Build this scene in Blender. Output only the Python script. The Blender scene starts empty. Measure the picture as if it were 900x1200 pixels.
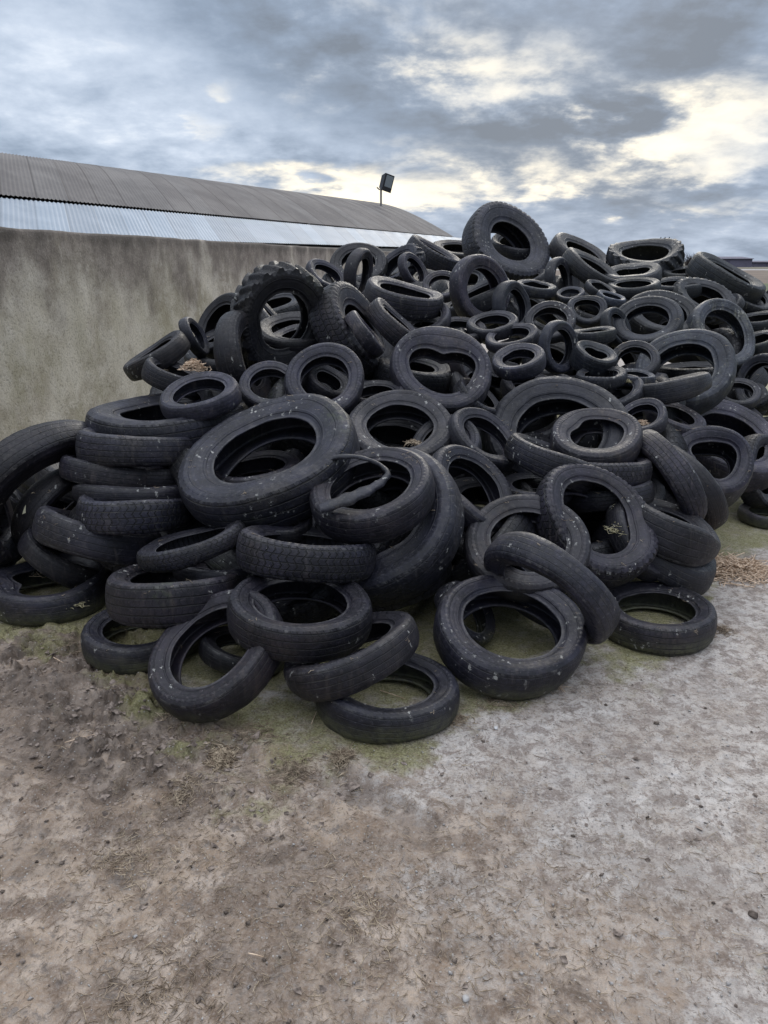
import bpy, math, random
import numpy as np
from mathutils import Vector, Matrix
R = math.radians
random.seed(7); rng = np.random.default_rng(7)
sc = bpy.context.scene
col = sc.collection

# ------------------------------------------------------------------ camera
F = 880.0; CAMH = 1.9; P = math.atan(295/880)
cp, sp = math.cos(P), math.sin(P)
CAM = Vector((0, 0, CAMH))
def ray(x, y):
    a, b = (x-450)/F, (600-y)/F
    return Vector((a, cp + b*sp, -sp + b*cp))
def at_depth(x, y, z): return CAM + ray(x, y)*z
def at_y(x, y, Y):
    r = ray(x, y); return CAM + r*(Y/r.y)
def at_h(x, y, h):
    r = ray(x, y); return CAM + r*((h-CAMH)/r.z)
cam = bpy.data.cameras.new('camera'); camo = bpy.data.objects.new('camera', cam); col.objects.link(camo)
camo.location = CAM; camo.rotation_euler = (math.pi/2 - P, 0, 0)
cam.sensor_fit = 'VERTICAL'; cam.sensor_height = 24; cam.lens = 24*F/1200
cam.clip_end = 3000; cam.clip_start = 0.02
sc.camera = camo

# ------------------------------------------------------------------ numeric noise
def _h(ix, iy, s):
    n = (ix.astype(np.int64)*374761393 + iy.astype(np.int64)*668265263 + s*974634777) & 0xffffffff
    n = ((n ^ (n >> 13))*1274126177) & 0xffffffff
    return ((n ^ (n >> 16)) & 0xffff)/65535.0
def vnoise(x, y, s=0):
    x0, y0 = np.floor(x), np.floor(y); fx, fy = x-x0, y-y0
    fx = fx*fx*(3-2*fx); fy = fy*fy*(3-2*fy)
    a, b = _h(x0, y0, s), _h(x0+1, y0, s); c, d = _h(x0, y0+1, s), _h(x0+1, y0+1, s)
    return (a*(1-fx)+b*fx)*(1-fy) + (c*(1-fx)+d*fx)*fy
def fbm(x, y, o=4, s=0):
    v = 0; a = .5; t = 0
    for k in range(o):
        v = v + a*vnoise(x*2**k + 13.7*k, y*2**k - 7.3*k, s+k); t += a; a *= .5
    return v/t
def sstep(a, b, x):
    t = np.clip((x-a)/(b-a), 0, 1); return t*t*(3-2*t)

# ------------------------------------------------------------------ materials
def new_mat(name):
    m = bpy.data.materials.new(name); m.use_nodes = True
    nt = m.node_tree; nt.nodes.clear()
    out = nt.nodes.new('ShaderNodeOutputMaterial'); b = nt.nodes.new('ShaderNodeBsdfPrincipled')
    nt.links.new(b.outputs[0], out.inputs[0])
    return m, nt, b
class G:
    """small node-graph helper"""
    def __init__(s, nt): s.nt = nt; s.L = nt.links.new
    def n(s, t, **k):
        nd = s.nt.nodes.new(t)
        for a, v in k.items(): setattr(nd, a, v)
        return nd
    def put(s, sock, v):
        if isinstance(v, bpy.types.NodeSocket): s.L(v, sock)
        elif v is not None:
            if hasattr(sock.default_value, '__len__') and not hasattr(v, '__len__'): v = (v,)*len(sock.default_value)
            if hasattr(v, '__len__') and len(sock.default_value) == 4 and len(v) == 3: v = (*v, 1)
            sock.default_value = v
    def math(s, op, a, b=None, c=None, clamp=False):
        nd = s.n('ShaderNodeMath', operation=op, use_clamp=clamp)
        for i, v in enumerate((a, b, c)):
            if v is not None: s.put(nd.inputs[i], v)
        return nd.outputs[0]
    def vmath(s, op, a, b=None):
        nd = s.n('ShaderNodeVectorMath', operation=op); s.put(nd.inputs[0], a)
        if b is not None: s.put(nd.inputs[1], b)
        return nd.outputs[0]
    def noise(s, vec, scale, detail=4, rough=.55, dist=0, lo=None, hi=None, a=0, b=1):
        nd = s.n('ShaderNodeTexNoise'); s.put(nd.inputs['Vector'], vec)
        nd.inputs['Scale'].default_value = scale; nd.inputs['Detail'].default_value = detail
        nd.inputs['Roughness'].default_value = rough; nd.inputs['Distortion'].default_value = dist
        o = nd.outputs['Fac']
        return o if lo is None else s.map(o, lo, hi, a, b)
    def vor(s, vec, scale, feature='F1', out='Distance', rnd=1):
        nd = s.n('ShaderNodeTexVoronoi', feature=feature); s.put(nd.inputs['Vector'], vec)
        nd.inputs['Scale'].default_value = scale; nd.inputs['Randomness'].default_value = rnd
        return nd.outputs[out]
    def map(s, v, lo, hi, a=0, b=1, smooth=True):
        nd = s.n('ShaderNodeMapRange'); nd.clamp = True
        if smooth: nd.interpolation_type = 'SMOOTHSTEP'
        for i, q in enumerate((v, lo, hi, a, b)): s.put(nd.inputs[i], q)
        return nd.outputs[0]
    def mix(s, f, a, b, blend='MIX'):
        nd = s.n('ShaderNodeMix', data_type='RGBA', blend_type=blend)
        s.put(nd.inputs[0], f); s.put(nd.inputs[6], a); s.put(nd.inputs[7], b)
        return nd.outputs[2]
    def bump(s, h, strength, dist, normal=None):
        nd = s.n('ShaderNodeBump'); s.put(nd.inputs['Height'], h); nd.inputs['Strength'].default_value = strength
        nd.inputs['Distance'].default_value = dist
        if normal is not None: s.L(normal, nd.inputs['Normal'])
        return nd.outputs[0]
    def scale(s, vec, sc3):
        return s.vmath('MULTIPLY', vec, sc3)

def rubber(name, pattern):
    m, nt, b = new_mat(name); g = G(nt)
    pos = g.n('ShaderNodeNewGeometry').outputs['Position']
    oi = g.n('ShaderNodeObjectInfo')
    tint = oi.outputs['Color']
    uv = g.n('ShaderNodeUVMap', uv_map='UVMap').outputs[0]
    patch = g.noise(pos, 5, 5, .6, lo=.38, hi=.68)
    fine = g.noise(pos, 55, 5, .65)
    base = g.mix(patch, (.0055, .0062, .0105), (.017, .018, .029))
    base = g.mix(g.math('MULTIPLY', g.map(fine, .47, .72), .42), base, (.052, .052, .070))
    # dried mud film
    mud = g.noise(pos, 2.3, 7, .72, .8, lo=.50, hi=.68)
    mud = g.math('MULTIPLY', mud, g.map(g.noise(pos, 30, 4, .7), .35, .65, .1, .62))
    base = g.mix(g.math('MULTIPLY', mud, .8), base, (.080, .073, .064))
    scr = g.noise(g.scale(pos, (30, 30, 110)), 1, 4, .7, lo=.58, hi=.70)
    base = g.mix(g.math('MULTIPLY', scr, .35), base, (.13, .13, .14))
    run = g.noise(g.scale(pos, (26, 26, 3)), 1, 4, .65, lo=.55, hi=.72)
    base = g.mix(g.math('MULTIPLY', run, .4), base, (.085, .080, .074))
    base = g.mix(1, base, tint, 'MULTIPLY')
    if pattern == 'side':
        sep = g.n('ShaderNodeSeparateXYZ'); g.L(uv, sep.inputs[0])
        scuff = g.noise(g.scale(uv, (14, 60, 1)), 1, 4, .6, lo=.55, hi=.8)
        base = g.mix(g.math('MULTIPLY', scuff, .35), base, (.085, .085, .09))
    # green algae low down, where the damp concrete splashes
    sp_ = g.n('ShaderNodeSeparateXYZ'); g.L(pos, sp_.inputs[0])
    z = g.math('ADD', sp_.outputs[2], g.math('MULTIPLY', g.noise(pos, 9, 4), -.11))
    low = g.map(z, .055, -.045)
    low = g.math('MULTIPLY', low, g.noise(pos, 28, 4, .65, lo=.3, hi=.62, a=.25, b=.85))
    base = g.mix(low, base, (.10, .105, .062))
    alg = g.math('MULTIPLY', g.noise(pos, 1.7, 5, .6, lo=.60, hi=.75), g.noise(pos, 24, 3, lo=.4, hi=.7, a=0, b=.5))
    base = g.mix(alg, base, (.062, .075, .040))
    # droppings and chalky specks
    wcn = g.n('ShaderNodeTexNoise'); g.L(pos, wcn.inputs['Vector']); wcn.inputs['Scale'].default_value = 35; WC = wcn.outputs['Color']
    cell = g.vor(g.vmath('ADD', g.scale(pos, (1, 1, .5)), g.scale(WC, (.035, .035, .035))), 26); gate = g.noise(pos, 4.2, 2, lo=.56, hi=.62)
    warp = g.noise(pos, 120, 3, .7)
    spk = g.map(g.math('ADD', cell, g.math('MULTIPLY', warp, .75)), .60, .50)
    spk = g.math('MULTIPLY', spk, gate)
    cell2 = g.vor(pos, 38)
    spk2 = g.math('MULTIPLY', g.map(g.math('ADD', cell2, g.math('MULTIPLY', warp, .12)), .118, .095), g.noise(pos, 1.3, 2, lo=.47, hi=.6))
    spk = g.math('MAXIMUM', spk, spk2)
    base = g.mix(g.math('MULTIPLY', spk, .7), base, (.42, .42, .40))
    g.put(b.inputs['Base Color'], base)
    rough = g.math('ADD', g.map(fine, .3, .7, .46, .70), g.math('MULTIPLY', patch, -.06))
    g.put(b.inputs['Roughness'], rough)
    b.inputs['Specular IOR Level'].default_value = .48
    h = g.math('ADD', g.math('MULTIPLY', fine, .5), g.math('MULTIPLY', g.noise(pos, 14, 4, .6), .9))
    nrm = g.bump(h, .5, .007)
    sv = g.n('ShaderNodeSeparateXYZ'); g.L(uv, sv.inputs[0]); U_, V_ = sv.outputs[0], sv.outputs[1]
    Vw = g.math('ADD', V_, g.math('MULTIPLY', g.math('SUBTRACT', g.noise(pos, 9, 2), .5), .03))
    worn = g.noise(pos, 3.1, 3, .6, lo=.36, hi=.56)
    if pattern in ('rib', 'block', 'bald'):
        tri = g.math('ABSOLUTE', g.math('SUBTRACT', g.math('FRACT', g.math('MULTIPLY', Vw, 5)), .5))
        gv = g.map(tri, .095, .05)                                   # circumferential grooves
        zz = g.math('PINGPONG', g.math('MULTIPLY', Vw, 5), 1)
        lat = g.math('ABSOLUTE', g.math('SUBTRACT', g.math('FRACT', g.math('ADD', g.math('MULTIPLY', U_, 70 if pattern != 'block' else 54), g.math('MULTIPLY', zz, .55))), .5))
        sh = g.math('ABSOLUTE', g.math('SUBTRACT', V_, .5))
        if pattern == 'block': lat = g.math('MULTIPLY', g.map(lat, .13, .05), .95)
        else: lat = g.math('MULTIPLY', g.map(lat, .07, .02), g.map(sh, .30, .36, .15, .8))
        amt = {'rib': 1.0, 'block': 1.0, 'bald': .5}[pattern]
        gr_ = g.math('MULTIPLY', g.math('MAXIMUM', gv, lat), g.math('MULTIPLY', g.map(worn, 0, 1, .35, 1), amt))
        gr_ = g.math('MULTIPLY', gr_, g.map(V_, .985, .975))
        base = g.mix(g.math('MULTIPLY', gr_, .9), base, (.004, .0045, .006))
        # pale dust in a few of the grooves
        base = g.mix(g.math('MULTIPLY', g.math('MULTIPLY', gv, amt), g.noise(pos, 6, 3, lo=.55, hi=.7, a=0, b=.45)), base, (.13, .125, .115))
        base = g.mix(g.math('MULTIPLY', g.map(sh, .36, .47), g.noise(pos, 20, 5, .7, lo=.48, hi=.66, a=0, b=.55)), base, (.14, .138, .135))
        g.put(b.inputs['Base Color'], base)
        nrm = g.bump(g.math('SUBTRACT', 1, gr_), 1.0 if pattern != 'bald' else .6, .012, nrm)
    else:
        ring = g.noise(g.scale(uv, (3, 26, 1)), 1, 3, .7, lo=.42, hi=.62)
        base = g.mix(g.math('MULTIPLY', ring, .5), base, g.mix(1, base, (1.9, 1.85, 1.8), 'MULTIPLY'))
        bd = g.math('ABSOLUTE', g.math('SUBTRACT', V_, 1.72))
        base = g.mix(g.math('MULTIPLY', g.map(bd, .09, .03), g.noise(pos, 11, 5, .7, lo=.42, hi=.62, a=.05, b=.6)), base, (.125, .122, .125))
        l1_ = g.map(g.math('ABSOLUTE', g.math('SUBTRACT', V_, 1.52)), .035, .015); l2_ = g.map(g.math('ABSOLUTE', g.math('SUBTRACT', V_, 1.18)), .03, .012)
        rad = g.math('MULTIPLY', g.math('PINGPONG', g.math('MULTIPLY', U_, 130), 1), g.map(g.math('ABSOLUTE', g.math('SUBTRACT', V_, 1.09)), .07, .05))
        hh_ = g.math('ADD', g.math('MAXIMUM', l1_, l2_), g.math('MULTIPLY', rad, .45))
        g.put(b.inputs['Base Color'], base)
        nrm = g.bump(hh_, .8, .005, nrm)
    g.L(nrm, b.inputs['Normal'])
    return m
M_SIDE = rubber('rubber_sidewall', 'side'); M_RIB = rubber('rubber_ribbed_tread', 'rib')
M_BLOCK = rubber('rubber_block_tread', 'block'); M_BALD = rubber('rubber_bald', 'bald')

# ------------------------------------------------------------------ object helpers
def link(name, me, parent=None):
    o = bpy.data.objects.new(name, me); col.objects.link(o)
    if parent: o.parent = parent
    return o
def tag(o, label=None, cat=None, group=None, kind=None):
    if label: o['label'] = label
    if cat: o['category'] = cat
    if group: o['group'] = group
    if kind: o['kind'] = kind
    return o
def mesh_np(name, V, Fq, mat, uv=None, smooth=True):
    """V (n,3), Fq (m,k) index array"""
    V = np.asarray(V, np.float32); Fq = np.asarray(Fq, np.int32); k = Fq.shape[1]
    me = bpy.data.meshes.new(name)
    me.vertices.add(len(V)); me.vertices.foreach_set('co', V.ravel())
    me.loops.add(Fq.size); me.loops.foreach_set('vertex_index', Fq.ravel())
    me.polygons.add(len(Fq)); me.polygons.foreach_set('loop_start', np.arange(0, Fq.size, k, dtype=np.int32))
    if uv is not None:
        l = me.uv_layers.new(name='UVMap'); l.data.foreach_set('uv', np.asarray(uv, np.float32).ravel())
    me.update(calc_edges=True)
    me.polygons.foreach_set('use_smooth', np.full(len(Fq), smooth))
    me.materials.append(mat); me.validate()
    return me
def box_v(c, s):
    x, y, z = c; a, b, d = s[0]/2, s[1]/2, s[2]/2
    v = [(x-a,y-b,z-d),(x+a,y-b,z-d),(x+a,y+b,z-d),(x-a,y+b,z-d),(x-a,y-b,z+d),(x+a,y-b,z+d),(x+a,y+b,z+d),(x-a,y+b,z+d)]
    f = [(0,3,2,1),(4,5,6,7),(0,1,5,4),(1,2,6,5),(2,3,7,6),(3,0,4,7)]
    return v, f
def boxes_mesh(name, items, mat):
    V, Fs = [], []
    for c, s in items:
        v, f = box_v(c, s); n = len(V); V += v; Fs += [tuple(i+n for i in q) for q in f]
    return mesh_np(name, V, Fs, mat, smooth=False)
def tube(path, rad, n=8):
    path = [Vector(p) for p in path]; V = []; Fs = []
    for i, p in enumerate(path):
        t = (path[min(i+1, len(path)-1)] - path[max(i-1, 0)]).normalized()
        a = t.orthogonal().normalized(); b = t.cross(a)
        r = rad if not hasattr(rad, '__len__') else rad[i]
        for k in range(n):
            q = 2*math.pi*k/n; V.append(p + a*math.cos(q)*r + b*math.sin(q)*r)
    for i in range(len(path)-1):
        for k in range(n):
            Fs.append((i*n+k, i*n+(k+1) % n, (i+1)*n+(k+1) % n, (i+1)*n+k))
    return V, Fs

# ------------------------------------------------------------------ tyre generator
def profile(kind, W, ri, th):
    """closed section loop as (r, w, part): part 0 tread (outer + inner liner), 1 / 2 the two sidewalls"""
    pts = []
    if kind in ('rib', 'truckrib', 'block'):
        for x in (-.95, -.88, -.7, -.45, -.15, .15, .45, .7, .88, .95): pts.append((1 - .04*x*x - .03*x**8, x*W, 0))
    elif kind == 'lug':
        for x in np.linspace(-1, 1, 17): pts.append((.955 - .06*x*x, x*W, 0))
    else:
        for x in (-.93, -.84, -.62, -.35, 0, .35, .62, .84, .93): pts.append((1 - .03*x*x - .045*x**6, x*W, 0))
    top = pts[-1][0]
    side = []
    N = 9
    for i in range(1, N+1):
        t = i/N
        r = top + (ri-top)*t
        w = W*(.97 + .10*math.sin(math.pi*min(t*1.05, 1))**.9 - .30*t**1.6)
        if i in (2, 7): w += .013
        if i == 8: w -= .008
        side.append((r, w))
    s1 = [(r, w, 1) for r, w in side]
    s1 += [(ri-.018, W*.70, 1), (ri-.02, W*.60, 1), (ri+.012, W*.56, 1)]
    inn = []
    for r, w in reversed(side[:-2]):
        k = th*1.1; inn.append((min(r-.004, top-th*1.5), max(w-k, W*.5), 1))
    s1 += inn
    liner = [(top-th*1.35, W*x, 0) for x in (.72, .4, 0, -.4, -.72)]
    s2 = [(r, -w, 2) for r, w, _ in reversed(s1)]
    # liner sits between inner ends of s1 and s2
    return pts + s1 + liner + s2
def dth(a, b): return (a-b+np.pi) % (2*np.pi) - np.pi

def tyre_grid(kind, D, wr, ri, seg, df, seed):
    Rr = D/2; W = wr
    th = .05 if kind != 'lug' else .045
    pr = profile(kind, W, ri, th); n = len(pr)
    r = np.array([p[0] for p in pr])[None, :].repeat(seg, 0); w = np.array([p[1] for p in pr])[None, :].repeat(seg, 0)
    part = np.array([p[2] for p in pr])
    th_ = np.linspace(0, 2*np.pi, seg, endpoint=False)[:, None]
    nT = int(np.argmax(part == 1))              # outer tread point count
    idx = np.arange(seg)[:, None]
    if kind == 'block':
        notch = ((idx % 4) < 1); edge = np.zeros(n, bool); edge[[0, 1, nT-2, nT-1]] = True; edge[nT] = True; edge[-1] = True
        r = r - .026*(notch & edge[None, :])
    elif kind in ('rib', 'truckrib'):
        notch = ((idx % 6) < 1); edge = np.zeros(n, bool); edge[[0, nT-1]] = True
        r = r - .012*(notch & edge[None, :])
    elif kind == 'lug':
        nl = 20; per = seg/nl
        ph = (idx/per)
        x = (w[:, :nT]/W)
        sgn = np.where(x < 0, 0, .5)
        q = (ph + sgn + np.abs(x)*.75) % 1.0
        lug = sstep(.0, .10, q)*(1-sstep(.36, .46, q))
        cen = 1-sstep(-.02, .12, np.abs(x)); lug = np.maximum(lug*(np.abs(x) > .04), 0*cen)
        r[:, :nT] = r[:, :nT] + .05*lug
        q2 = (ph + .75) % 1.0
        e1 = (sstep(0, .1, q2)*(1-sstep(.36, .46, q2)))
        r[:, nT:nT+1] += .05*e1[:, :1]; q3 = (ph+.25) % 1.0
        e2 = (sstep(0, .1, (ph+.75) % 1)*(1-sstep(.36, .46, (ph+.75) % 1)))
        r[:, n-1:n] += .05*e2[:, :1]
    rs = np.random.default_rng(seed)
    # general slump every scrap tyre has
    ov, oa = rs.uniform(.01, .055), rs.uniform(0, 6.28)
    r = r*(1 + ov*np.cos(2*(th_-oa)))
    k3 = rs.uniform(0, .02); r = r*(1 + k3*np.cos(3*(th_-rs.uniform(0, 6))))
    sq = rs.uniform(-.14, .14); a2 = rs.uniform(0, 6.28)
    w = w*(1 + sq*np.cos(th_-a2) + rs.uniform(0, .09)*np.cos(3*(th_-a2*2)))
    bend, ba = rs.uniform(-.035, .035), rs.uniform(0, 6.28)
    inner_w = np.clip((1-r)/(1-ri), 0, 1.2)
    for _ in range(rs.integers(0, 3)):
        aa, dd, ww = rs.uniform(0, 360), rs.uniform(.02, .07), rs.uniform(.35, .8)
        q = rs.integers(0, 4); f = np.exp(-(dth(th_, R(aa))/ww)**2)
        if q == 0: r = r - dd*.55*f
        elif q == 1: r = r - dd*1.3*f*inner_w*(w > 0)
        elif q == 2: w = w*(1 - dd*3.2*f)
        else: w = w + dd*.8*f*inner_w*np.sign(w)
    for (ang, dep, wid) in df.get('dent', []):       # angle (deg in tyre plane), depth, width
        f = np.exp(-(dth(th_, R(ang))/wid)**2); r = r - dep*f*(.75+.25*inner_w)
    for (ang, dep, wid) in df.get('sag', []):        # inner edge droops into the hole
        f = np.exp(-(dth(th_, R(ang))/wid)**2); r = r - dep*f*inner_w
    for (ang, dep, wid) in df.get('pinch', []):      # sidewalls pressed together
        f = np.exp(-(dth(th_, R(ang))/wid)**2); w = w*(1-dep*f)
    for (ang, dep, wid) in df.get('flare', []):
        f = np.exp(-(dth(th_, R(ang))/wid)**2); w = w*(1+dep*f*inner_w)
    if 'oval' in df:
        a, amt = df['oval']; r = r*(1 + amt*np.cos(2*(th_-R(a))))
    if 'bend' in df: ba, bend = R(df['bend'][0]), df['bend'][1]
    zz = w + bend*r*r*np.cos(2*(th_-ba))
    for (ang, dep, wid) in df.get('curl', []):
        f = np.exp(-(dth(th_, R(ang))/wid)**2); zz = zz + dep*f*r
    # small lumpy wear
    lx = fbm(th_/(2*np.pi)*24 + 0*r + seed, np.linspace(0, 9, n)[None, :] + 0*r, 3, seed % 97) - .5
    r = r + lx*.014; zz = zz + lx*.012*np.sign(zz+1e-6)
    X = r*np.cos(th_)*Rr; Y = r*np.sin(th_)*Rr; Z = zz*Rr
    return np.stack([X, Y, Z], -1), part, n, nT
PATMAT = {'rib': M_RIB, 'truckrib': M_RIB, 'block': M_BLOCK, 'lug': M_BALD, 'bald': M_BALD}
def tyre_meshes(kind, D, wr, ri, seg, df, seed, split):
    V, part, n, nT = tyre_grid(kind, D, wr, ri, seg, df, seed)
    i = np.arange(seg)[:, None]; j = np.arange(n)[None, :]
    i2 = (i+1) % seg; j2 = (j+1) % n
    q = np.stack([i*n+j, i2*n+j, i2*n+j2, i*n+j2], -1)
    a, b_ = part, np.roll(part, -1)
    fp = np.where(a == b_, a, np.maximum(a, b_))
    vv = np.linspace(0, 1, n+1)
    vt = vv.copy(); vt[:nT] = (np.array([p[1] for p in profile(kind, wr, ri, .05)[:nT]])/wr + 1)/2
    l1 = np.where(part == 1)[0]; l2 = np.where(part == 2)[0]
    vt2 = vt.copy(); vt2[l1] = 1 + np.arange(len(l1))/12.0; vt2[l2] = 1 + np.arange(len(l2))[::-1]/12.0
    vt2[-1] = 1.0; va = vt2[:-1].copy(); vb = np.roll(vt2[:-1], -1)
    va[nT-1] = 1.0; vb[nT-1] = 1.0; vb[n-1] = 1.0; vb[:nT-1] = vt[1:nT]
    u = np.stack([i/seg+0*j, (i+1)/seg+0*j, (i+1)/seg+0*j, i/seg+0*j], -1)
    v = np.stack([0*i+va[j], 0*i+va[j], 0*i+vb[j], 0*i+vb[j]], -1)
    uv = np.stack([u, v], -1)
    Vf = V.reshape(-1, 3); res = []
    if not split:
        me = mesh_np('tyre', Vf, q.reshape(-1, 4), M_SIDE, uv.reshape(-1, 2))
        me.materials.append(PATMAT[kind])
        mi = np.zeros((seg, n), np.int32); mi[:, :nT-1] = 1
        me.polygons.foreach_set('material_index', mi.ravel()); return [('tyre', me)]
    for pi, nm, mt in ((0, 'tread', PATMAT[kind]), (1, 'sidewall', M_SIDE), (2, 'sidewall', M_SIDE)):
        m = (fp == pi); qq = q[:, m].reshape(-1, 4); uu = uv[:, m].reshape(-1, 2)
        used, inv = np.unique(qq, return_inverse=True)
        res.append((nm, mesh_np(nm, Vf[used], inv.reshape(-1, 4), mt, uu)))
    return res

# ------------------------------------------------------------------ pile front surface as seen: depth model
TX = [-400, 0, 100, 145, 240, 330, 450, 540, 600, 680, 770, 830, 860, 900, 1300]
TY = [700, 735, 740, 785, 830, 845, 866, 830, 805, 775, 765, 690, 640, 622, 600]
def toe(x): return float(np.interp(x, TX, TY))
def zdepth(x, y):
    ty = toe(x); r = ray(x, ty); zt = -CAMH/r.z
    u = max(0.0, min(1.0, (y-300)/(ty-300)))
    zf = np.interp(x, [0, 250, 400, 600, 900], [9.0, 9.0, 10.0, 10.0, 12.0])
    return 1/(1/zf + (1/zt-1/zf)*u**.6)
def frame(x, y, r, phi):
    v = ray(x, y).normalized(); U0 = Vector((0, sp, cp))
    right = v.cross(U0).normalized(); up = right.cross(v).normalized()
    m = right*math.cos(R(phi)) + up*math.sin(R(phi))
    nrm = (-v*r + m*math.sqrt(max(0, 1-r*r))).normalized()
    major = right*math.sin(R(phi)) - up*math.cos(R(phi))   # lies in the image plane
    return nrm, major
def rot_from(nrm, xaxis):
    z = nrm; x = (xaxis - z*xaxis.dot(z)).normalized(); y = z.cross(x)
    return Matrix((x, y, z)).transposed()

WA = at_h(0, 545, 0.0); WV = ray(620, 305); WD = Vector((WV.x, WV.y, 0)).normalized(); WN = Vector((WD.y, -WD.x, 0))   # WN points to the yard
WH = 2.2
def WALLSIDE(p): return (Vector((p.x, p.y, 0)) - Vector((WA.x, WA.y, 0))).dot(WN)
KIND = {  # kind: (profile, width ratio (half width / radius), inner radius)
 'C': ('rib', .25, .66), 'B': ('block', .25, .66), 'S': ('bald', .235, .665), 'T': ('truckrib', .23, .60),
 'K': ('block', .27, .52), 'L': ('lug', .32, .62), 'W': ('bald', .255, .62), 'V': ('bald', .42, .56), 'M': ('lug', .30, .57)}
TY_LIST = []
def tyre(x, y, w, r, phi, k, label, dz=0.0, g=0, tint=1.0, fw=1.0, **df):
    """x, y: where its middle shows; w: apparent outer diameter; r: how open it faces; phi: lean of the visible face"""
    prof, wr, ri = KIND[k]; wr *= fw
    z = zdepth(x, y) + dz
    nrm, maj = frame(x, y, r, phi)
    if g == 1: nrm = (nrm*.05 + Vector((0, 0, 1))).normalized()
    rr = ray(x, y); wpx = w/F
    nz = abs(nrm.z); k_ = .97*math.sqrt(1-nz*nz) + wr*nz
    zg = CAMH/(-rr.z + wpx/2*k_) if (-rr.z + wpx/2*k_) > 0 else 1e9     # depth at which it just touches the ground
    if g or z > zg: z = zg*1.002 if g else zg
    for _ in range(60):                                  # keep it on the yard side of the wall
        D = wpx*z; c = CAM + rr*z; nw = abs(nrm.dot(WN))
        if WALLSIDE(c) > D/2*(math.sqrt(1-nw*nw) + wr*nw) + .03: break
        z *= .985
    TY_LIST.append(dict(x=x, y=y, w=w, z=z, D=D, c=c, label=label, kind=k, hero=True, nrm=nrm))
    seed = len(TY_LIST)*37 + 5
    seg = 192 if w > 95 else (144 if w > 55 else 96)
    if k in 'LM': seg = 240
    split = w >= 44
    ms = tyre_meshes(prof, D, wr, ri, seg, df, seed, split)
    mat = rot_from(nrm, maj).to_4x4(); mat.translation = c
    nm = {'T': 'truck_tyre', 'K': 'truck_tyre', 'L': 'tractor_tyre', 'M': 'tractor_tyre', 'W': 'truck_tyre'}.get(k, 'car_tyre')
    cat = nm.replace('_', ' ')
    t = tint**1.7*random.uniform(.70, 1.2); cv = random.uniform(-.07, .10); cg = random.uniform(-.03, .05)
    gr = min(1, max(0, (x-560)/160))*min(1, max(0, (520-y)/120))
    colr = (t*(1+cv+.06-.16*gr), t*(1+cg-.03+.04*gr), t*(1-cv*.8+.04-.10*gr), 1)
    if split:
        root = link(nm, None); root.matrix_world = mat
        for pn, me in ms:
            o = link(pn, me, root); o.color = colr
    else:
        root = link(nm, ms[0][1]); root.matrix_world = mat; root.color = colr
    tag(root, label, cat, 'scrap tyres heaped against the concrete wall')
    TY_LIST[-1]['obj'] = root; TY_LIST[-1]['mat'] = mat; TY_LIST[-1]['R'] = D/2
    return root

T = tyre
# ---- front edge, left to right along the concrete
T(452,812,164,.53,90,'S','mossy-sided tyre lying flat, lowest and nearest of the heap, closest to the camera', g=1)
T(411,764,160,.34,110,'S','smooth tyre tilted up to the right on top of the nearest flat tyre', dz=-.05, pinch=[(180,.25,.8)])
T(352,716,168,.50,88,'C','worn ribbed tyre lying open side up just under the speckled edge-on tyre', dz=-.10, sag=[(100,.05,.5)])
T(360,648,156,.17,84,'B','speckled block-tread tyre seen edge-on, resting above the two lowest centre tyres', dz=-.05, fw=1.05)
T(254,764,166,.68,126,'S','thin smooth ring propped on its edge at the front left, hole towards the camera', g=2)
T(285,762,100,.45,80,'S','small split tyre showing through the hole of the thin propped ring', g=2, tint=.8)
T(168,744,134,.5,90,'S','mossy smooth tyre lying flat under the deep-grooved tyre at front left', g=1)
T(206,690,158,.27,92,'C','deep-grooved tyre lying flat on the leftmost mossy ground tyre', dz=-.0, tint=1.15, fw=1.1)
T(226,640,124,.16,107,'B','thin block-tread tyre tilted up to the right, its shoulder flecked white', dz=-.05, fw=.75)
T(250,668,90,.3,85,'S','squashed black tyre wedged under the tilted thin block-tread tyre', dz=.12, tint=.8)
# ---- the stack at the left
T(118,628,142,.12,77,'S','smooth tyre sloping down to the right at the foot of the left stack', dz=-.02, fw=1.1)
T(160,600,136,.10,90,'B','grey dusty block-tread tyre low in the left stack', dz=-.0, fw=1.05, tint=1.3)
T(160,577,134,.10,90,'S','thin black tyre pressed between two others in the middle of the left stack', dz=.1, fw=.7, tint=.85)
T(136,553,122,.10,86,'S','sagging tyre with a wavy lower edge, second from the top of the left stack', dz=-.02, fw=.95, bend=(20,.03))
T(184,557,92,.1,88,'C','short dark tyre poking out behind the right side of the left stack', dz=.18, tint=.8)
T(162,525,132,.07,89,'C','topmost tyre of the left stack, ribbed tread with two white specks', dz=-.10, fw=1.05, tint=1.15)
T(199,496,180,.22,96,'T','large truck tyre lying flat directly behind the top of the left stack', dz=.16)
T(235,465,92,.45,106,'S','small pale-rimmed tyre lying on the flat truck tyre near the wall', dz=-.22, tint=1.7)
T(46,576,200,.50,-48,'T','big black truck tyre leaning on the concrete wall at the far left', dz=.0, tint=.8, fw=.75)
T(-8,612,104,.25,8,'B','block-tread tyre cut by the left edge of the photo', dz=-.1)
T(60,690,138,.48,92,'S','torn tyre full of mud and straw lying flat at the left edge of the heap', g=1, curl=[(160,.14,.5)], sag=[(190,.2,.4)], fw=1.05)
T(78,655,110,.3,60,'S','black tyre jammed upright between the leaning truck tyre and the torn flat one', dz=.25, tint=.75)
T(70,600,120,.5,-40,'S','added tyre tinted dark for shade inside the big truck tyre leaning at far left', dz=.12, tint=.6)  # gap filler; its low tint paints the shade inside the hole
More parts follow.
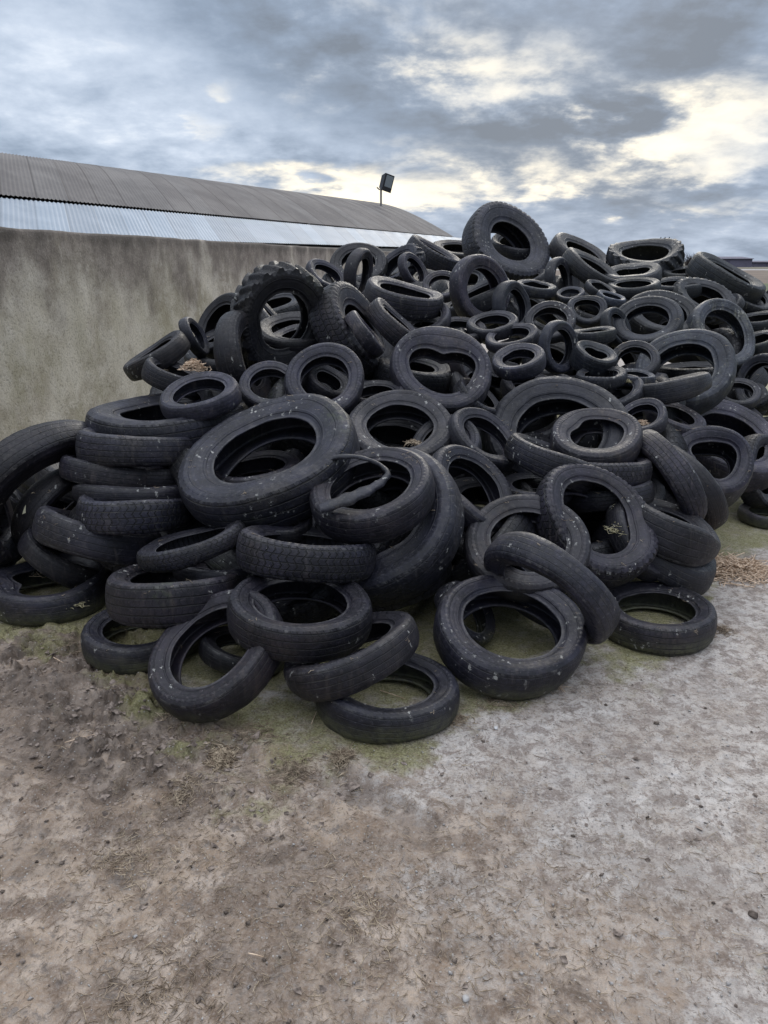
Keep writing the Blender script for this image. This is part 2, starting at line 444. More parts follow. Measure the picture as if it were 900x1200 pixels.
# ---- middle
T(316,540,208,.56,113,'T','huge smooth truck tyre tilted towards the camera in the left centre of the heap', dz=-.1, fw=1.05, sag=[(250,.03,.6)])
T(300,556,110,.3,100,'S','round-shouldered tyre visible through the hole of the huge tilted truck tyre', dz=.3)
T(330,612,75,.5,90,'S','small tyre top peeping out behind the speckled edge-on tyre', dz=.08)
TORN = T(436,578,148,.58,104,'S','tyre with a torn strip of sidewall across its hole, mossy on its lower tread', dz=-.2, fw=1.1, tint=1.15)
T(437,618,214,.74,132,'W','broad smooth truck tyre curving down underneath the tyre with the torn sidewall', dz=.22, fw=.95, tint=1.2)
T(597,740,178,.68,72,'S','pale-edged round tyre propped over mossy ground in the front centre, droppings on its rim', g=2, tint=1.15)
T(644,690,172,.34,234,'S','worn tyre leaning nearly edge-on over the round propped tyre at front centre', dz=-.27, fw=.95, pinch=[(270,.1,.8)])
T(768,722,136,.5,90,'C','lone tyre lying flat on the concrete at the right end of the front row', g=1)
T(545,720,86,.5,30,'B','blocky dark tyre on the ground behind the round propped tyre', g=2, tint=.8)
T(617,640,146,.80,76,'W','dark round tyre standing up above the two front centre tyres', dz=-.10, fw=.8, tint=.95)
T(551,574,118,.56,42,'S','oval-looking tyre leaning left, between the torn-sidewall tyre and the dark standing one', dz=-.05)
T(566,516,92,.55,50,'S','worn tyre with a narrow slanting hole, left of the biggest round truck tyre', dz=-.04, tint=1.15)
T(522,524,88,.7,100,'S','half-hidden ring behind the tyre with the narrow slanting hole', dz=.08)
T(468,508,132,.62,84,'W','wide black tyre holding dry straw, under the heart-holed tyre', dz=.05)
T(517,436,117,.86,80,'W','tyre whose upper sidewall sags into a heart-shaped hole, upright in the centre of the heap', dz=-.15, sag=[(95,.26,.75),(20,-.08,.4),(165,-.06,.4)], tint=1.2, fw=1.1)
T(656,513,166,.78,92,'T','largest plain truck tyre standing upright right of centre, four droppings on its sidewall', dz=.05, tint=.85)
T(698,517,108,.56,86,'W','pinched tyre with a lens-shaped hole leaning on the largest plain truck tyre', dz=-.25, sag=[(150,.16,.5),(270,.05,.5)], fw=1.15)
T(706,550,106,.16,86,'B','tyre lying beneath the pinched lens-holed tyre, fine tread outward', dz=-.1, tint=1.1)
T(712,580,100,.14,95,'C','lowest tyre of the short stack under the pinched lens-holed tyre', dz=.02, tint=.85)
T(648,541,112,.12,66,'C','smooth-ribbed tyre sloping down right below the largest plain truck tyre', dz=-.12, fw=1.05)
T(628,575,86,.3,88,'S','tyre band just showing over the top of the dark standing tyre', dz=.12, tint=1.1)
T(752,491,62,.6,98,'S','small pale ring tyre standing right of the largest plain truck tyre', dz=-.0, tint=1.4)
T(697,612,150,.74,50,'B','split wide-open tyre with straw caught in its opened casing', dz=-.18, sag=[(30,.13,.9)], pinch=[(40,.3,.8)], curl=[(30,-.08,.6)], flare=[(200,.3,.7)], bend=(30,.10), fw=1.15)
T(752,630,104,.5,28,'S','plain dark tyre tucked close behind the right side of the split wide-open tyre', dz=.0, tint=.85)
T(784,622,118,.16,66,'V','tyre crushed to a pointed wedge at the right end, above the pink straw', dz=-.1, pinch=[(0,.55,.7)], fw=.95)
T(781,562,122,.26,212,'C','deep-ribbed tyre leaning with its tread up, right of the short stack', dz=-.05, fw=.95, tint=1.25)
T(806,572,118,.28,212,'S','dark smooth tyre parallel and just right of the deep-ribbed leaning tyre', dz=.08, tint=.85)
T(826,548,98,.80,62,'V','folded tyre gaping open with twisted walls, near the right side of the heap', dz=-.05, sag=[(60,-.15,.6),(200,.25,.5),(290,.1,.4)], bend=(70,.14), fw=1.1)
T(850,520,138,.5,58,'W','long thick tyre arching over the folded gaping tyre at right', dz=.12, tint=1.3)
T(888,552,86,.38,6,'B','upright narrow tyre near the right edge, white dropping on its tread', dz=-.02, fw=1.05)
T(900,604,66,.5,90,'S','small flat tyre on the ground at the right edge of the photo', g=1)
# ---- right hand slope
T(787,455,90,.07,98,'S','straight-looking tyre seen edge-on like a bar, right of the small pale ring', dz=-.15, fw=1.05)
T(744,443,46,.25,80,'C','small lavender-grey ribbed tyre behind the bar-like edge-on tyre', dz=-.02, tint=1.8)
T(802,436,116,.74,88,'W','very thick greenish tyre arching up at the right, moss on its top', dz=.02, tint=1.5)
T(845,393,88,.66,38,'S','pale worn ring leaning left with a slot-like hole, right of the thick greenish tyre', dz=-.1, tint=1.7)
T(743,424,58,.76,92,'S','thin dark hoop standing up just left of the thick greenish tyre', dz=-.02, tint=1.1)
T(758,380,80,.72,90,'W','smooth fat dark tyre standing up in the middle of the right slope', dz=-.05, tint=1.15)
T(776,372,84,.6,72,'W','fat tyre leaning directly behind the smooth fat dark one', dz=.4, tint=1.0)
T(741,324,64,.30,90,'W','squashed tyre with a slit hole lying on the ridge left of the far tractor tyre', dz=-.1, sag=[(90,.2,.8),(270,.18,.8)], tint=1.3)
T(742,338,60,.2,88,'S','tyre directly under the slit-holed squashed tyre on the ridge', dz=.0)
T(755,306,90,.30,86,'L','collapsed tractor tyre with square lugs on the skyline at the right', dz=-.2, sag=[(260,.10,.6)], bend=(10,.10))
T(850,328,90,.14,56,'T','wide truck tyre sloping down right on the skyline, rightmost on the ridge', dz=-.3, fw=1.25)
T(824,352,76,.45,58,'L','frayed tyre with a ruffled edge below the rightmost skyline tyre', dz=.0, fw=.7)
T(680,302,82,.24,56,'T','upper of two truck tyres sliding down right on the skyline right of the peak tyre', dz=-.1, fw=1.1)
T(694,320,82,.14,52,'T','lower of the two sliding truck tyres right of the peak tyre', dz=-.25, fw=1.1, tint=.95)
T(655,328,52,.42,8,'S','crumpled upright tyre in the gap between the peak tyre and the sliding pair', dz=.0)
PEAK = T(592,290,110,.60,45,'K','block-tread truck tyre leaning against the sky at the very peak of the heap', dz=-.6, fw=1.1, tint=1.15)
T(606,291,66,.35,85,'S','black tyre lying behind the peak tyre and seen through its hole', dz=-.22, tint=.8, fw=1.4)
T(562,341,82,.74,10,'W','open round tyre with a pale rim edge directly below the peak tyre', dz=-.3, tint=1.25)
T(600,360,62,.55,10,'S','thin ring tucked behind the right side of the pale-rimmed open tyre', dz=.0, tint=1.2)
T(628,339,48,.2,80,'C','small tyre lying flat right under the peak tyre', dz=-.05, tint=1.1)
T(644,378,60,.7,82,'S','plain ring leaning back below the small flat tyre under the peak', dz=-.05)
T(608,424,66,.45,96,'W','ragged worn tyre with frayed pale edge, right of the heart-holed tyre', dz=-.15, tint=1.4)
T(600,397,62,.4,96,'S','ring lying just above the ragged frayed tyre', dz=-.02, tint=1.15)
T(577,382,60,.4,92,'S','ring lying above right of the heart-holed tyre', dz=.02)
T(654,407,62,.62,2,'S','narrow upright hoop above the largest plain truck tyre', dz=-.15, tint=1.25)
T(695,393,52,.14,90,'C','ribbed tyre lying flat right of the narrow upright hoop', dz=-.05, tint=1.1)
T(687,364,46,.7,76,'S','twisted small ring in the middle of the right slope, left of the fat dark tyre', dz=-.02, tint=1.25, bend=(30,.14))
T(716,350,34,.25,70,'C','tiny light grey tyre beside the twisted small ring', dz=-.1, tint=2.0)
T(703,340,38,.3,60,'S','short dusky tyre below the sliding pair of truck tyres', dz=0, tint=1.1)
T(668,346,34,.4,90,'S','small pale tyre end under the crumpled upright tyre', dz=0, tint=1.4)
T(722,384,50,.45,20,'S','tyre squeezed upright left of the smooth fat dark tyre', dz=.08)
T(696,421,54,.4,66,'V','folded tyre with a pale torn lip above the straw-flecked tyre', dz=-.05, sag=[(90,.2,.6)], tint=1.2)
T(704,443,60,.25,88,'B','straw-flecked scuffed tyre right behind the largest plain truck tyre', dz=.0, tint=1.25)
T(722,462,66,.5,100,'W','mossy-flecked tyre shoulder rising behind the small pale ring', dz=.12, tint=1.2)
T(790,492,70,.4,62,'W','scabby worn tyre under the bar-like edge-on tyre', dz=.05, tint=1.3)
# ---- right border
T(893,448,66,.8,150,'B','rounded tyre bulging in from the right edge, halfway up the slope', dz=-.1, tint=1.1)
T(864,462,52,.6,80,'S','ring half sunk left of the bulging tyre at the right edge', dz=.05)
T(868,492,60,.5,60,'S','smooth curved tyre above the long thick arching tyre', dz=.2)
T(888,378,62,.2,92,'S','tyre lying flat at the right edge just under the skyline tyre', dz=.0)
T(886,404,60,.3,100,'W','slumped fat tyre at the right edge, above the bulging one', dz=.0)
T(880,352,50,.4,60,'B','rough brownish tyre at the right edge below the far field', dz=.1, tint=1.5)
T(850,362,44,.4,120,'B','rough tyre in the shade under the rightmost skyline tyre', dz=.3)
T(803,322,50,.2,85,'S','flat dark tyre behind the frayed one, beside the far tractor tyre', dz=.2)
T(790,338,60,.2,84,'W','low wide tyre lying beneath the far tractor tyre', dz=.1, tint=1.1)
T(884,520,58,.5,70,'S','tyre just above the upright narrow tyre at the right edge', dz=.2)
# ---- upper left
T(473,350,92,.22,78,'C','ribbed tyre lying on the upper left of the heap, white specks along its top', dz=-.3, fw=1.1, tint=1.2)
T(414,391,118,.42,34,'K','large coarse block-tread truck tyre leaning right at upper left centre', dz=-.1, fw=1.25, tint=1.05)
T(428,392,62,.1,38,'S','scraped grey tyre stuck inside the large coarse block-tread tyre', dz=-.32, fw=1.0, tint=1.8)
T(463,384,80,.12,48,'C','bluish ribbed tyre sloping down right under the white-specked ribbed tyre', dz=-.15, fw=1.15, tint=1.25)
T(421,322,58,.42,-8,'S','narrow upright tyre with its opening to the right, in front of the dark skyline arch', dz=-.2, tint=1.1)
T(420,312,68,.66,92,'T','dark round-topped tyre against the pale roof, leftmost on the skyline', dz=.1, tint=.8)
T(383,325,52,.5,60,'S','smooth light tyre near the wall top at the left end of the skyline', dz=.0, tint=1.3)
T(469,313,62,.45,130,'L','small lugged tyre on the skyline between the dark arch and the blocky one', dz=.05, fw=.8, tint=.9)
T(506,303,68,.10,58,'B','wide blocky tyre sloping down right on the skyline in front of the roof', dz=-.15, fw=1.5)
T(484,318,46,.5,30,'S','worn round tyre below the small lugged skyline tyre', dz=-.02, tint=1.1)
T(518,336,46,.7,94,'S','thin hoop left of the pale-rimmed open tyre', dz=-.02, tint=1.15)
T(537,296,62,.3,84,'T','low black tyre on the skyline left of the peak tyre', dz=.2, tint=.8)
T(497,376,66,.5,100,'S','ring half under the white-specked ribbed tyre', dz=.15)
T(540,388,60,.4,80,'S','tyre showing over the top of the heart-holed tyre', dz=.2)
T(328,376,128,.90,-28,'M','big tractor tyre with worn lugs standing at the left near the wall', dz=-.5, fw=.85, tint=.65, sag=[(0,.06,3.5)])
T(346,394,96,.35,90,'W','added tyre darkened as shadow behind the hole of the big standing tractor tyre', dz=.12, tint=.6)  # added behind the hole, tint lowered so the opening looks shadowed
T(287,420,112,.36,12,'W','smooth tyre half buried below left of the big standing tractor tyre', dz=.0, fw=.9, tint=.9)
T(262,382,80,.5,150,'W','black rounded tyre between the wall and the big standing tractor tyre', dz=.1, tint=.75)
T(228,395,50,.3,28,'S','small upright tyre leaning at the wall above the block of straw', dz=.0)
T(184,418,84,.12,126,'W','tyre tipped up to the right beside the wall, leftmost of the upper heap', dz=0, tint=.85)
T(205,444,72,.2,72,'C','wide grooved tyre by the wall with pink straw stuffed in it', dz=.05, fw=1.35)
T(317,454,74,.7,96,'S','pale worn ring left of the neighbouring ring with a tube inside', dz=-.05, tint=1.3)
T(381,448,98,.82,92,'W','worn round ring with crumpled rubber inside its hole, below the tractor tyre', dz=-.2, tint=1.35)
T(382,452,56,.55,60,'V','crumpled tyre seen inside the worn round ring', dz=.05)
T(352,398,70,.3,95,'W','dusty tyre lying inside the big standing tractor tyre', dz=.1)
T(560,468,64,.3,50,'B','dark tyre squeezed under the right of the heart-holed tyre', dz=.1)
T(440,465,70,.35,95,'W','dark tyre between the worn round ring and the straw-holding tyre', dz=.15)
T(620,455,70,.4,75,'S','thin tyre in the shadow behind the largest plain truck tyre', dz=.3)
T(548,428,60,.5,20,'S','upright tyre hidden behind the right flank of the heart-holed tyre', dz=.25)
NHERO = len(TY_LIST)


# ------------------------------------------------------------------ tyres inside the heap, seen only through the gaps
FILL = []
fill_protos = []
for i, (k, dfx) in enumerate([('S', {}), ('B', {}), ('C', {'dent': [(40, .1, .5)]}), ('W', {'bend': (20, .12)}), ('S', {'sag': [(90, .2, .5)], 'oval': (30, .08)}), ('K', {})]):
    prof, wr, ri = KIND[k]
    fill_protos.append(tyre_meshes(prof, 1.0, wr, ri, 96, dfx, 900+i, False)[0][1])
HERO = [t for t in TY_LIST]
def short(lbl):
    s = lbl
    for c in (',', ' with ', ' whose ', ' seen ', ' lying ', ' standing ', ' leaning ', ' tilted ', ' propped '):
        pass
    return s
fr = random.Random(11)
bpy.context.view_layer.update(); DG = bpy.context.evaluated_depsgraph_get()
def pokes_out(c, nrm, mj, D, tol=.06):
    """share of a buried tyre's rim that would stand in front of the tyres on the heap's surface"""
    y_ = nrm.cross(mj).normalized(); x_ = y_.cross(nrm).normalized(); bad = 0; N_ = 20
    for q in range(N_):
        a_ = 2*math.pi*q/10; s_ = .13*D*(1 if q < 10 else -1)
        p = c + x_*math.cos(a_)*D*.5 + y_*math.sin(a_)*D*.5 + nrm*s_; dv = p - CAM; L_ = dv.length
        ok, loc, *_r = sc.ray_cast(DG, CAM, dv/L_, distance=40)
        if ok and (loc-CAM).length > L_ - .02: bad += 1
    return bad/N_ > tol
cnt = 0; used_lab = {}
for layer, (dz0, stp) in enumerate(((.48, 40), (.85, 50), (1.25, 66))):
    y = 318.0
    while y < 800:
        zz = zdepth(400, y); step = stp*min(2.6, max(1.0, 8.0/zz))
        x = -30 + fr.random()*step
        while x < 930:
            px, py = x + fr.uniform(-.25, .25)*step, y + fr.uniform(-.25, .25)*step
            x += step*1.25
            ty = toe(px)
            if py > ty - (55 if px < 420 else 112): continue
            lim = np.interp(px, [0, 130, 200, 215, 260, 300, 380, 420, 560, 640, 720, 860, 930], [560, 560, 480, 425, 380, 345, 340, 325, 325, 330, 335, 345, 345])
            if py < lim + 6 + 10*layer: continue
            zc = zdepth(px, py) + dz0 + fr.uniform(-.08, .1)
            r_ = ray(px, py)
            D = fr.uniform(.60, .80)
            if layer and fr.random() < .2: D = .9
            nrm, mj = frame(px, py, fr.uniform(.12, .6), fr.uniform(20, 165))
            wr = .3
            k_ = math.sqrt(1-nrm.z**2) + wr*abs(nrm.z)
            c = CAM + r_*zc
            if c.z - D/2*k_ < 0:
                zc = (CAMH - D/2*k_)/(-r_.z) if r_.z < 0 else zc; c = CAM + r_*zc
                if zc < zdepth(px, py) + .10: continue
            if pokes_out(c, nrm, mj, D): continue
            # keep off the concrete wall
            if WALLSIDE(c) < D*.5 + .02: continue
            me = fill_protos[fr.randrange(len(fill_protos))]
            o = link('car_tyre', me)
            m = (rot_from(nrm, mj) @ Matrix.Rotation(fr.uniform(0, 6.28), 3, 'Z')).to_4x4() @ Matrix.Scale(D, 4); m.translation = c
            o.matrix_world = m
            t = fr.uniform(.35, .8); o.color = (t, t, t, 1)  # buried tyres tinted darker, putting gap shade into their colour
            FILL.append((px, py, o)); cnt += 1
        y += step*.9
def lim_at(px): return float(np.interp(px, [0, 60, 130, 150, 200, 215, 260, 300, 380, 420, 560, 640, 720, 860, 930], [600, 530, 520, 480, 470, 425, 375, 345, 330, 315, 300, 320, 325, 345, 345]))
def far_ok(px, py):
    if py < lim_at(px)+4 or py > toe(px)-(62 if px < 420 else 118): return False
    return True
for rnd in range(4):
    bpy.context.view_layer.update(); DG = dg = bpy.context.evaluated_depsgraph_get(); done_pts = []
    for py in range(310, 800, 7):
        for px in range(4, 900, 7):
            if not far_ok(px, py) or any((px-a)**2+(py-b_)**2 < (1500/zdepth(px, py)**1.0/6.0)**2 for a, b_ in done_pts): continue
            r_ = ray(px, py); ok = sc.ray_cast(dg, CAM, r_.normalized(), distance=40)[0]
            if ok or len(FILL) > 172: continue
            zc = zdepth(px, py) + .45 + .25*rnd; D = fr.uniform(.6, .8); nrm, mj = frame(px+fr.uniform(-5, 5), py, fr.uniform(.15, .45), fr.uniform(60, 120))
            good = False
            for tr_ in range(7):                       # push it deeper or turn it until it stays inside the heap
                c = CAM + r_*(zc + .16*tr_); D = fr.uniform(.58, .85); nrm, mj = frame(px, py, fr.uniform(.1, .45), fr.uniform(50, 130))
                up_ = (Vector((0, 0, 1)) - nrm*nrm.z).normalized(); c = c - up_*D*.40
                k_ = math.sqrt(1-nrm.z**2) + .3*abs(nrm.z); c.z = max(c.z, D/2*k_)
                if WALLSIDE(c) > D*.5+.02 and not pokes_out(c, nrm, mj, D, .04): good = True; break
            if not good: continue
            me = fill_protos[fr.randrange(len(fill_protos))]; o = link('car_tyre', me)
            m_ = rot_from(nrm, mj).to_4x4() @ Matrix.Scale(D, 4); m_.translation = c; o.matrix_world = m_
            t = fr.uniform(.35, .8); o.color = (t, t, t, 1); done_pts.append((px, py))  # same lowered tint, deepening the shade of the gap
            FILL.append((px, py, o))
def rel(dx, dy):
    a = math.degrees(math.atan2(-dy, dx)) % 360
    return ['right of', 'above right of', 'above', 'above left of', 'left of', 'below left of', 'below', 'below right of'][int((a+22.5)//45) % 8]
for px, py, o in FILL:
    cand = sorted(HERO, key=lambda t: (t['x']-px)**2 + (t['y']-py)**2)
    done = False
    for t in cand[:14]:
        ws = t['label'].split(); core = ' '.join(t['label'].replace(',', '').split()[:9])
        while core.split()[-1] in ('the', 'its', 'a', 'of', 'in', 'on', 'to', 'and', 'with', 'at', 'by', 'under', 'near', 'against', 'from', 'over', 'two', 'towards', 'directly', 'just', 'between', 'behind', 'below', 'above', 'right', 'full', 'inside', 'beside', 'into', 'up', 'down', 'left'):
            core = ' '.join(core.split()[:-1])
        lab = 'buried tyre in the gap ' + rel(px-t['x'], py-t['y']) + ' ' + core
        if len(lab.split()) <= 16 and lab not in used_lab:
            used_lab[lab] = 1; done = True; break
    tag(o, lab, 'car tyre', 'scrap tyres heaped against the concrete wall')
print('TYRES', NHERO, len(FILL))
# ------------------------------------------------------------------ ground sheet
def axis(fine0, fine1, h, far):
    a = list(np.arange(fine0, fine1, h)); s = h; p = a[-1]
    while p < far: s *= 1.25; p += s; a.append(p)
    s = h; p = a[0]; b = []
    while p > -far: s *= 1.25; p -= s; b.append(p)
    return np.array(b[::-1] + a)
gx = axis(-2.6, 3.0, .0095, 900); gy = axis(.9, 4.6, .0085, 1500)
GX, GY = np.meshgrid(gx, gy, indexing='xy')
toeW = np.array([[*at_h(x, toe(x), 0)][:2] for x in list(range(-400, 1301, 20))])
# signed distance-like measure from the toe line, sampled per column of view angle
ANG = np.arctan2(GX, np.maximum(GY, .05)); tA = np.arctan2(toeW[:, 0], toeW[:, 1]); tR = np.hypot(toeW[:, 0], toeW[:, 1])
dt = np.hypot(GX, GY) - np.interp(ANG, tA, tR)              # >0: under the heap
# projected position on the photo's plan, used only to lay out mud and moss on the yard
def plan(px, py):
    p = at_h(px, py, 0); return p.x, p.y
def blob(px, py, rx, ry, soft=.5):
    cx, cy = plan(px, py); sx = rx/F*math.hypot(cx, cy, CAMH); k = -ray(px, py).z
    sy = ry/F*math.hypot(cx, cy, CAMH)/max(k, .2)
    d = np.hypot((GX-cx)/sx, (GY-cy)/sy); return d
wob = fbm(GX*2.2+5, GY*2.2, 4, 3)-.5
wob2 = fbm(GX*9, GY*9, 4, 8)-.5
mud = np.zeros_like(GX)
def add(d, amt=1.0, e0=1.25, e1=.6):
    global mud
    mud = np.maximum(mud, amt*(1-sstep(e1, e0, d + wob*1.1 + wob2*.5)))
add(blob(60, 790, 120, 55)); add(blob(150, 860, 110, 55)); add(blob(60, 900, 150, 60), .75); add(blob(260, 920, 110, 50), .7)
add(blob(330, 985, 260, 80), .6); add(blob(200, 1120, 420, 150), .62); add(blob(30, 1000, 180, 90), .6)
add(blob(560, 1130, 260, 110), .42); add(blob(420, 900, 100, 50), .35); add(blob(500, 1030, 200, 60), .35); add(blob(840, 1060, 130, 30), .2)
mud = np.clip(mud, 0, 1)
near = (sstep(.2, .9, GY))*(1-sstep(4.6, 6, GY))
clod = blob(60, 775, 110, 45); clod2 = blob(160, 850, 95, 50)
cl = np.maximum(1-sstep(.5, 1.2, clod+wob), 1-sstep(.5, 1.2, clod2+wob))
ridg = 1-np.abs(fbm(GX*7+wob*3, GY*11+3, 4, 21)*2-1)
ridg2 = 1-np.abs(fbm(GX*16+wob2*2, GY*16, 3, 31)*2-1)
hgt = mud*(.012*(ridg-.6) + .020*(fbm(GX*5, GY*5, 4, 40)-.45)) + mud*.010*(ridg2-.7)
ridg3 = 1-np.abs(fbm(GX*9+wob*5+3, GY*6+wob2*2, 3, 121)*2-1)
clodf = fbm(GX*7+wob*2, GY*12+wob*3, 4, 130)*.65 + fbm(GX*22, GY*26, 3, 131)*.35
clodm = sstep(.50, .56, clodf)
hgt += cl*(.038*clodm + .012*(ridg2-.6)*clodm - .016*sstep(.84, .95, ridg3))
hgt += .008*(fbm(GX*20, GY*20, 3, 50)-.5) + .010*(fbm(GX*2.6, GY*2.6, 3, 60)-.5)
hgt += mud*.016*(1-sstep(.35, .5, fbm(GX*12+7, GY*9, 3, 77)))*-1
# tractor tread prints pressed in the left mud
c0 = plan(80, 935); uu = (GX-c0[0])*.9+(GY-c0[1])*.45; vv_ = -(GX-c0[0])*.45+(GY-c0[1])*.9
tr = (1-sstep(.13, .19, np.abs(vv_)))*(1-sstep(.45, .7, np.abs(uu)))
hgt += tr*.016*(sstep(.3, .6, np.abs(((uu + np.abs(vv_)*.6)*7) % 2 - 1))-.6)
wet = cl*clodm*(.35+.65*sstep(.42, .58, fbm(GX*17, GY*17, 3, 133)))
wet = np.maximum(wet, cl*.8*sstep(.84, .92, ridg3))
wet = np.maximum(wet, .7*(1-sstep(.5, 1.1, blob(130, 875, 110, 30)+wob*1.4))*sstep(.52, .6, fbm(GX*9, GY*14, 4, 140)))
wet = np.maximum(wet, .55*mud*sstep(.62, .72, fbm(GX*4, GY*7, 5, 150)))
for rx0, ry0, rx1, ry1 in ((-20, 800, 330, 905), (-30, 860, 250, 960), (380, 905, 520, 985)):
    ax_, ay_ = plan(rx0, ry0); bx_, by_ = plan(rx1, ry1); L_ = math.hypot(bx_-ax_, by_-ay_)
    tt = ((GX-ax_)*(bx_-ax_)+(GY-ay_)*(by_-ay_))/L_**2; dd_ = np.abs((GX-ax_)*(by_-ay_)-(GY-ay_)*(bx_-ax_))/L_ + wob*.10 + wob2*.05
    rut = (1-sstep(.03, .10, np.abs(dd_)))*sstep(-.05, .1, tt)*(1-sstep(.85, 1.05, tt)); hgt += -.022*rut + .014*(1-sstep(.02, .05, np.abs(np.abs(dd_)-.12)))*(rut*0+1)*sstep(-.05, .1, tt)*(1-sstep(.85, 1.05, tt))
    wet = np.maximum(wet, .5*rut*(fbm(GX*11, GY*11, 3, 160) > .45))
hgt = hgt*near
hgt = hgt - .004*near
moss = (1-sstep(-.02, .42, -dt + wob*1.3 + wob2*.5))*(.25+1.0*fbm(GX*4, GY*4, 4, 91))
moss = np.where(dt > .25, .95, moss)*(GY < 12)
grime = fbm(GX*1.4, GY*1.4, 4, 100)
nx_, ny_ = len(gx), len(gy)
V = np.stack([GX, GY, hgt], -1).reshape(-1, 3)
ii, jj = np.meshgrid(np.arange(nx_-1), np.arange(ny_-1), indexing='xy')
b0 = (jj*nx_+ii).ravel(); FQ = np.stack([b0, b0+1, b0+nx_+1, b0+nx_], -1)
m, nt, b = new_mat('yard_concrete'); g = G(nt)
pos = g.n('ShaderNodeNewGeometry').outputs['Position']
aM = g.n('ShaderNodeAttribute', attribute_name='mud').outputs['Fac']; aW = g.n('ShaderNodeAttribute', attribute_name='wet').outputs['Fac']; aG = g.n('ShaderNodeAttribute', attribute_name='moss').outputs['Fac']
n1 = g.noise(pos, 3.2, 8, .68); n2 = g.noise(pos, 22, 6, .7); n3 = g.noise(pos, 110, 5, .7); n4 = g.noise(pos, 9, 6, .7, .4)
n5 = g.noise(g.vmath('ADD', pos, (3, 1, 0)), 14, 7, .75, .5)
conc = g.mix(g.map(n1, .38, .62), (.39, .335, .29), (.62, .58, .545))
conc = g.mix(g.map(n5, .49, .58, 0, .8), conc, (.225, .18, .155))
conc = g.mix(g.map(n5, .44, .34, 0, .6), conc, (.50, .49, .49))
conc = g.mix(g.map(n2, .46, .66, 0, .6), conc, (.17, .142, .125))
conc = g.mix(g.map(n3, .5, .7, 0, .55), conc, (.50, .49, .48))
conc = g.mix(g.map(n3, .48, .34, 0, .6), conc, (.10, .085, .075))
mc = g.mix(g.map(n4, .40, .60), (.185, .135, .10), (.48, .395, .325))
mc = g.mix(g.map(n1, .44, .60, 0, .6), mc, (.36, .27, .195))
mc = g.mix(g.map(g.noise(pos, 1.1, 7, .7, .8), .48, .56, 0, .65), mc, (.15, .11, .083))
mc = g.mix(g.map(n3, .45, .7, 0, .7), mc, (.33, .29, .262))
mc = g.mix(g.map(n2, .46, .34, 0, .7), mc, (.075, .06, .05))
mf = g.math('ADD', aM, g.math('MULTIPLY', g.math('SUBTRACT', n2, .5), .9))
mf = g.map(mf, .10, .66)
thin = g.map(g.math('ADD', g.math('MULTIPLY', g.noise(pos, 1.6, 7, .7), .6), g.math('MULTIPLY', n4, .4)), .47, .60, 0, .6)
cc = g.mix(thin, conc, (.215, .180, .158))
cc = g.mix(mf, cc, mc)
cc = g.mix(g.math('MULTIPLY', aW, .85), cc, g.mix(g.map(n4, .4, .6), (.055, .042, .035), (.15, .12, .10)))
mg = g.math('MULTIPLY', g.map(g.math('ADD', aG, g.math('MULTIPLY', g.math('SUBTRACT', g.noise(pos, 6, 7, .7), .5), 2.6)), .22, 1.05), .85)
mossc = g.mix(g.map(n3, .35, .65), (.12, .115, .042), (.30, .285, .14))
cc = g.mix(mg, cc, mossc)
# stone chips showing in the worn surface
st = g.vor(pos, 75); stc = g.vor(pos, 75, out='Color'); ss = g.n('ShaderNodeSeparateXYZ'); g.L(stc, ss.inputs[0])
chip = g.math('MULTIPLY', g.map(st, .30, .22), g.map(ss.outputs[0], .80, .86))
cc = g.mix(g.math('MULTIPLY', chip, .55), cc, (.50, .49, .47))
g.put(b.inputs['Base Color'], cc)
g.put(b.inputs['Roughness'], g.math('SUBTRACT', g.map(g.math('ADD', g.math('MULTIPLY', aM, .5), n4), .5, 1.1, .88, .55), g.math('MULTIPLY', aW, .25)))
b.inputs['Specular IOR Level'].default_value = .35
hh = g.math('ADD', g.math('MULTIPLY', n2, .7), g.math('ADD', g.math('MULTIPLY', n3, .30), g.math('MULTIPLY', chip, .12)))
g.L(g.bump(hh, .9, .016), b.inputs['Normal'])
me = mesh_np('ground', V, FQ, m)
for nm, arr in (('mud', mud), ('moss', moss), ('wet', wet)):
    at = me.attributes.new(nm, 'FLOAT', 'POINT'); at.data.foreach_set('value', arr.ravel().astype(np.float32))
gr = link('ground', me); tag(gr, kind='structure')
def ground_z(x, y):
    i = int(np.clip(np.searchsorted(gx, x), 1, nx_-1)); j = int(np.clip(np.searchsorted(gy, y), 1, ny_-1)); return float(hgt[j, i])

# ------------------------------------------------------------------ wall
m, nt, b = new_mat('stained_wall_concrete'); g = G(nt)
pos = g.n('ShaderNodeNewGeometry').outputs['Position']; sx = g.n('ShaderNodeSeparateXYZ'); g.L(pos, sx.inputs[0]); z = sx.outputs[2]
big = g.noise(pos, 1.1, 6, .62); med = g.noise(pos, 5, 6, .65); fin = g.noise(pos, 40, 5, .7)
drip = g.noise(g.scale(pos, (1.3, 1.3, .8)), 1.2, 6, .62)
c = g.mix(g.map(big, .40, .60), (.39, .345, .275), (.62, .565, .48))
c = g.mix(g.map(med, .46, .62, 0, .55), c, (.66, .61, .54))
c = g.mix(g.map(g.noise(g.vmath('ADD', pos, (4, 4, 4)), 1.6, 5, .62), .5, .66, 0, .45), c, (.30, .245, .19))
top = g.map(g.math('ADD', z, g.math('MULTIPLY', g.math('SUBTRACT', drip, .5), 2.6)), 1.15, 2.1)
c = g.mix(g.math('MULTIPLY', top, .9), c, g.mix(g.map(med, .3, .7), (.14, .115, .102), (.27, .23, .205)))
ed = g.map(g.math('ADD', z, g.math('MULTIPLY', g.math('SUBTRACT', drip, .5), .7)), 2.02, 2.2)
c = g.mix(g.math('MULTIPLY', ed, .75), c, (.058, .048, .042))
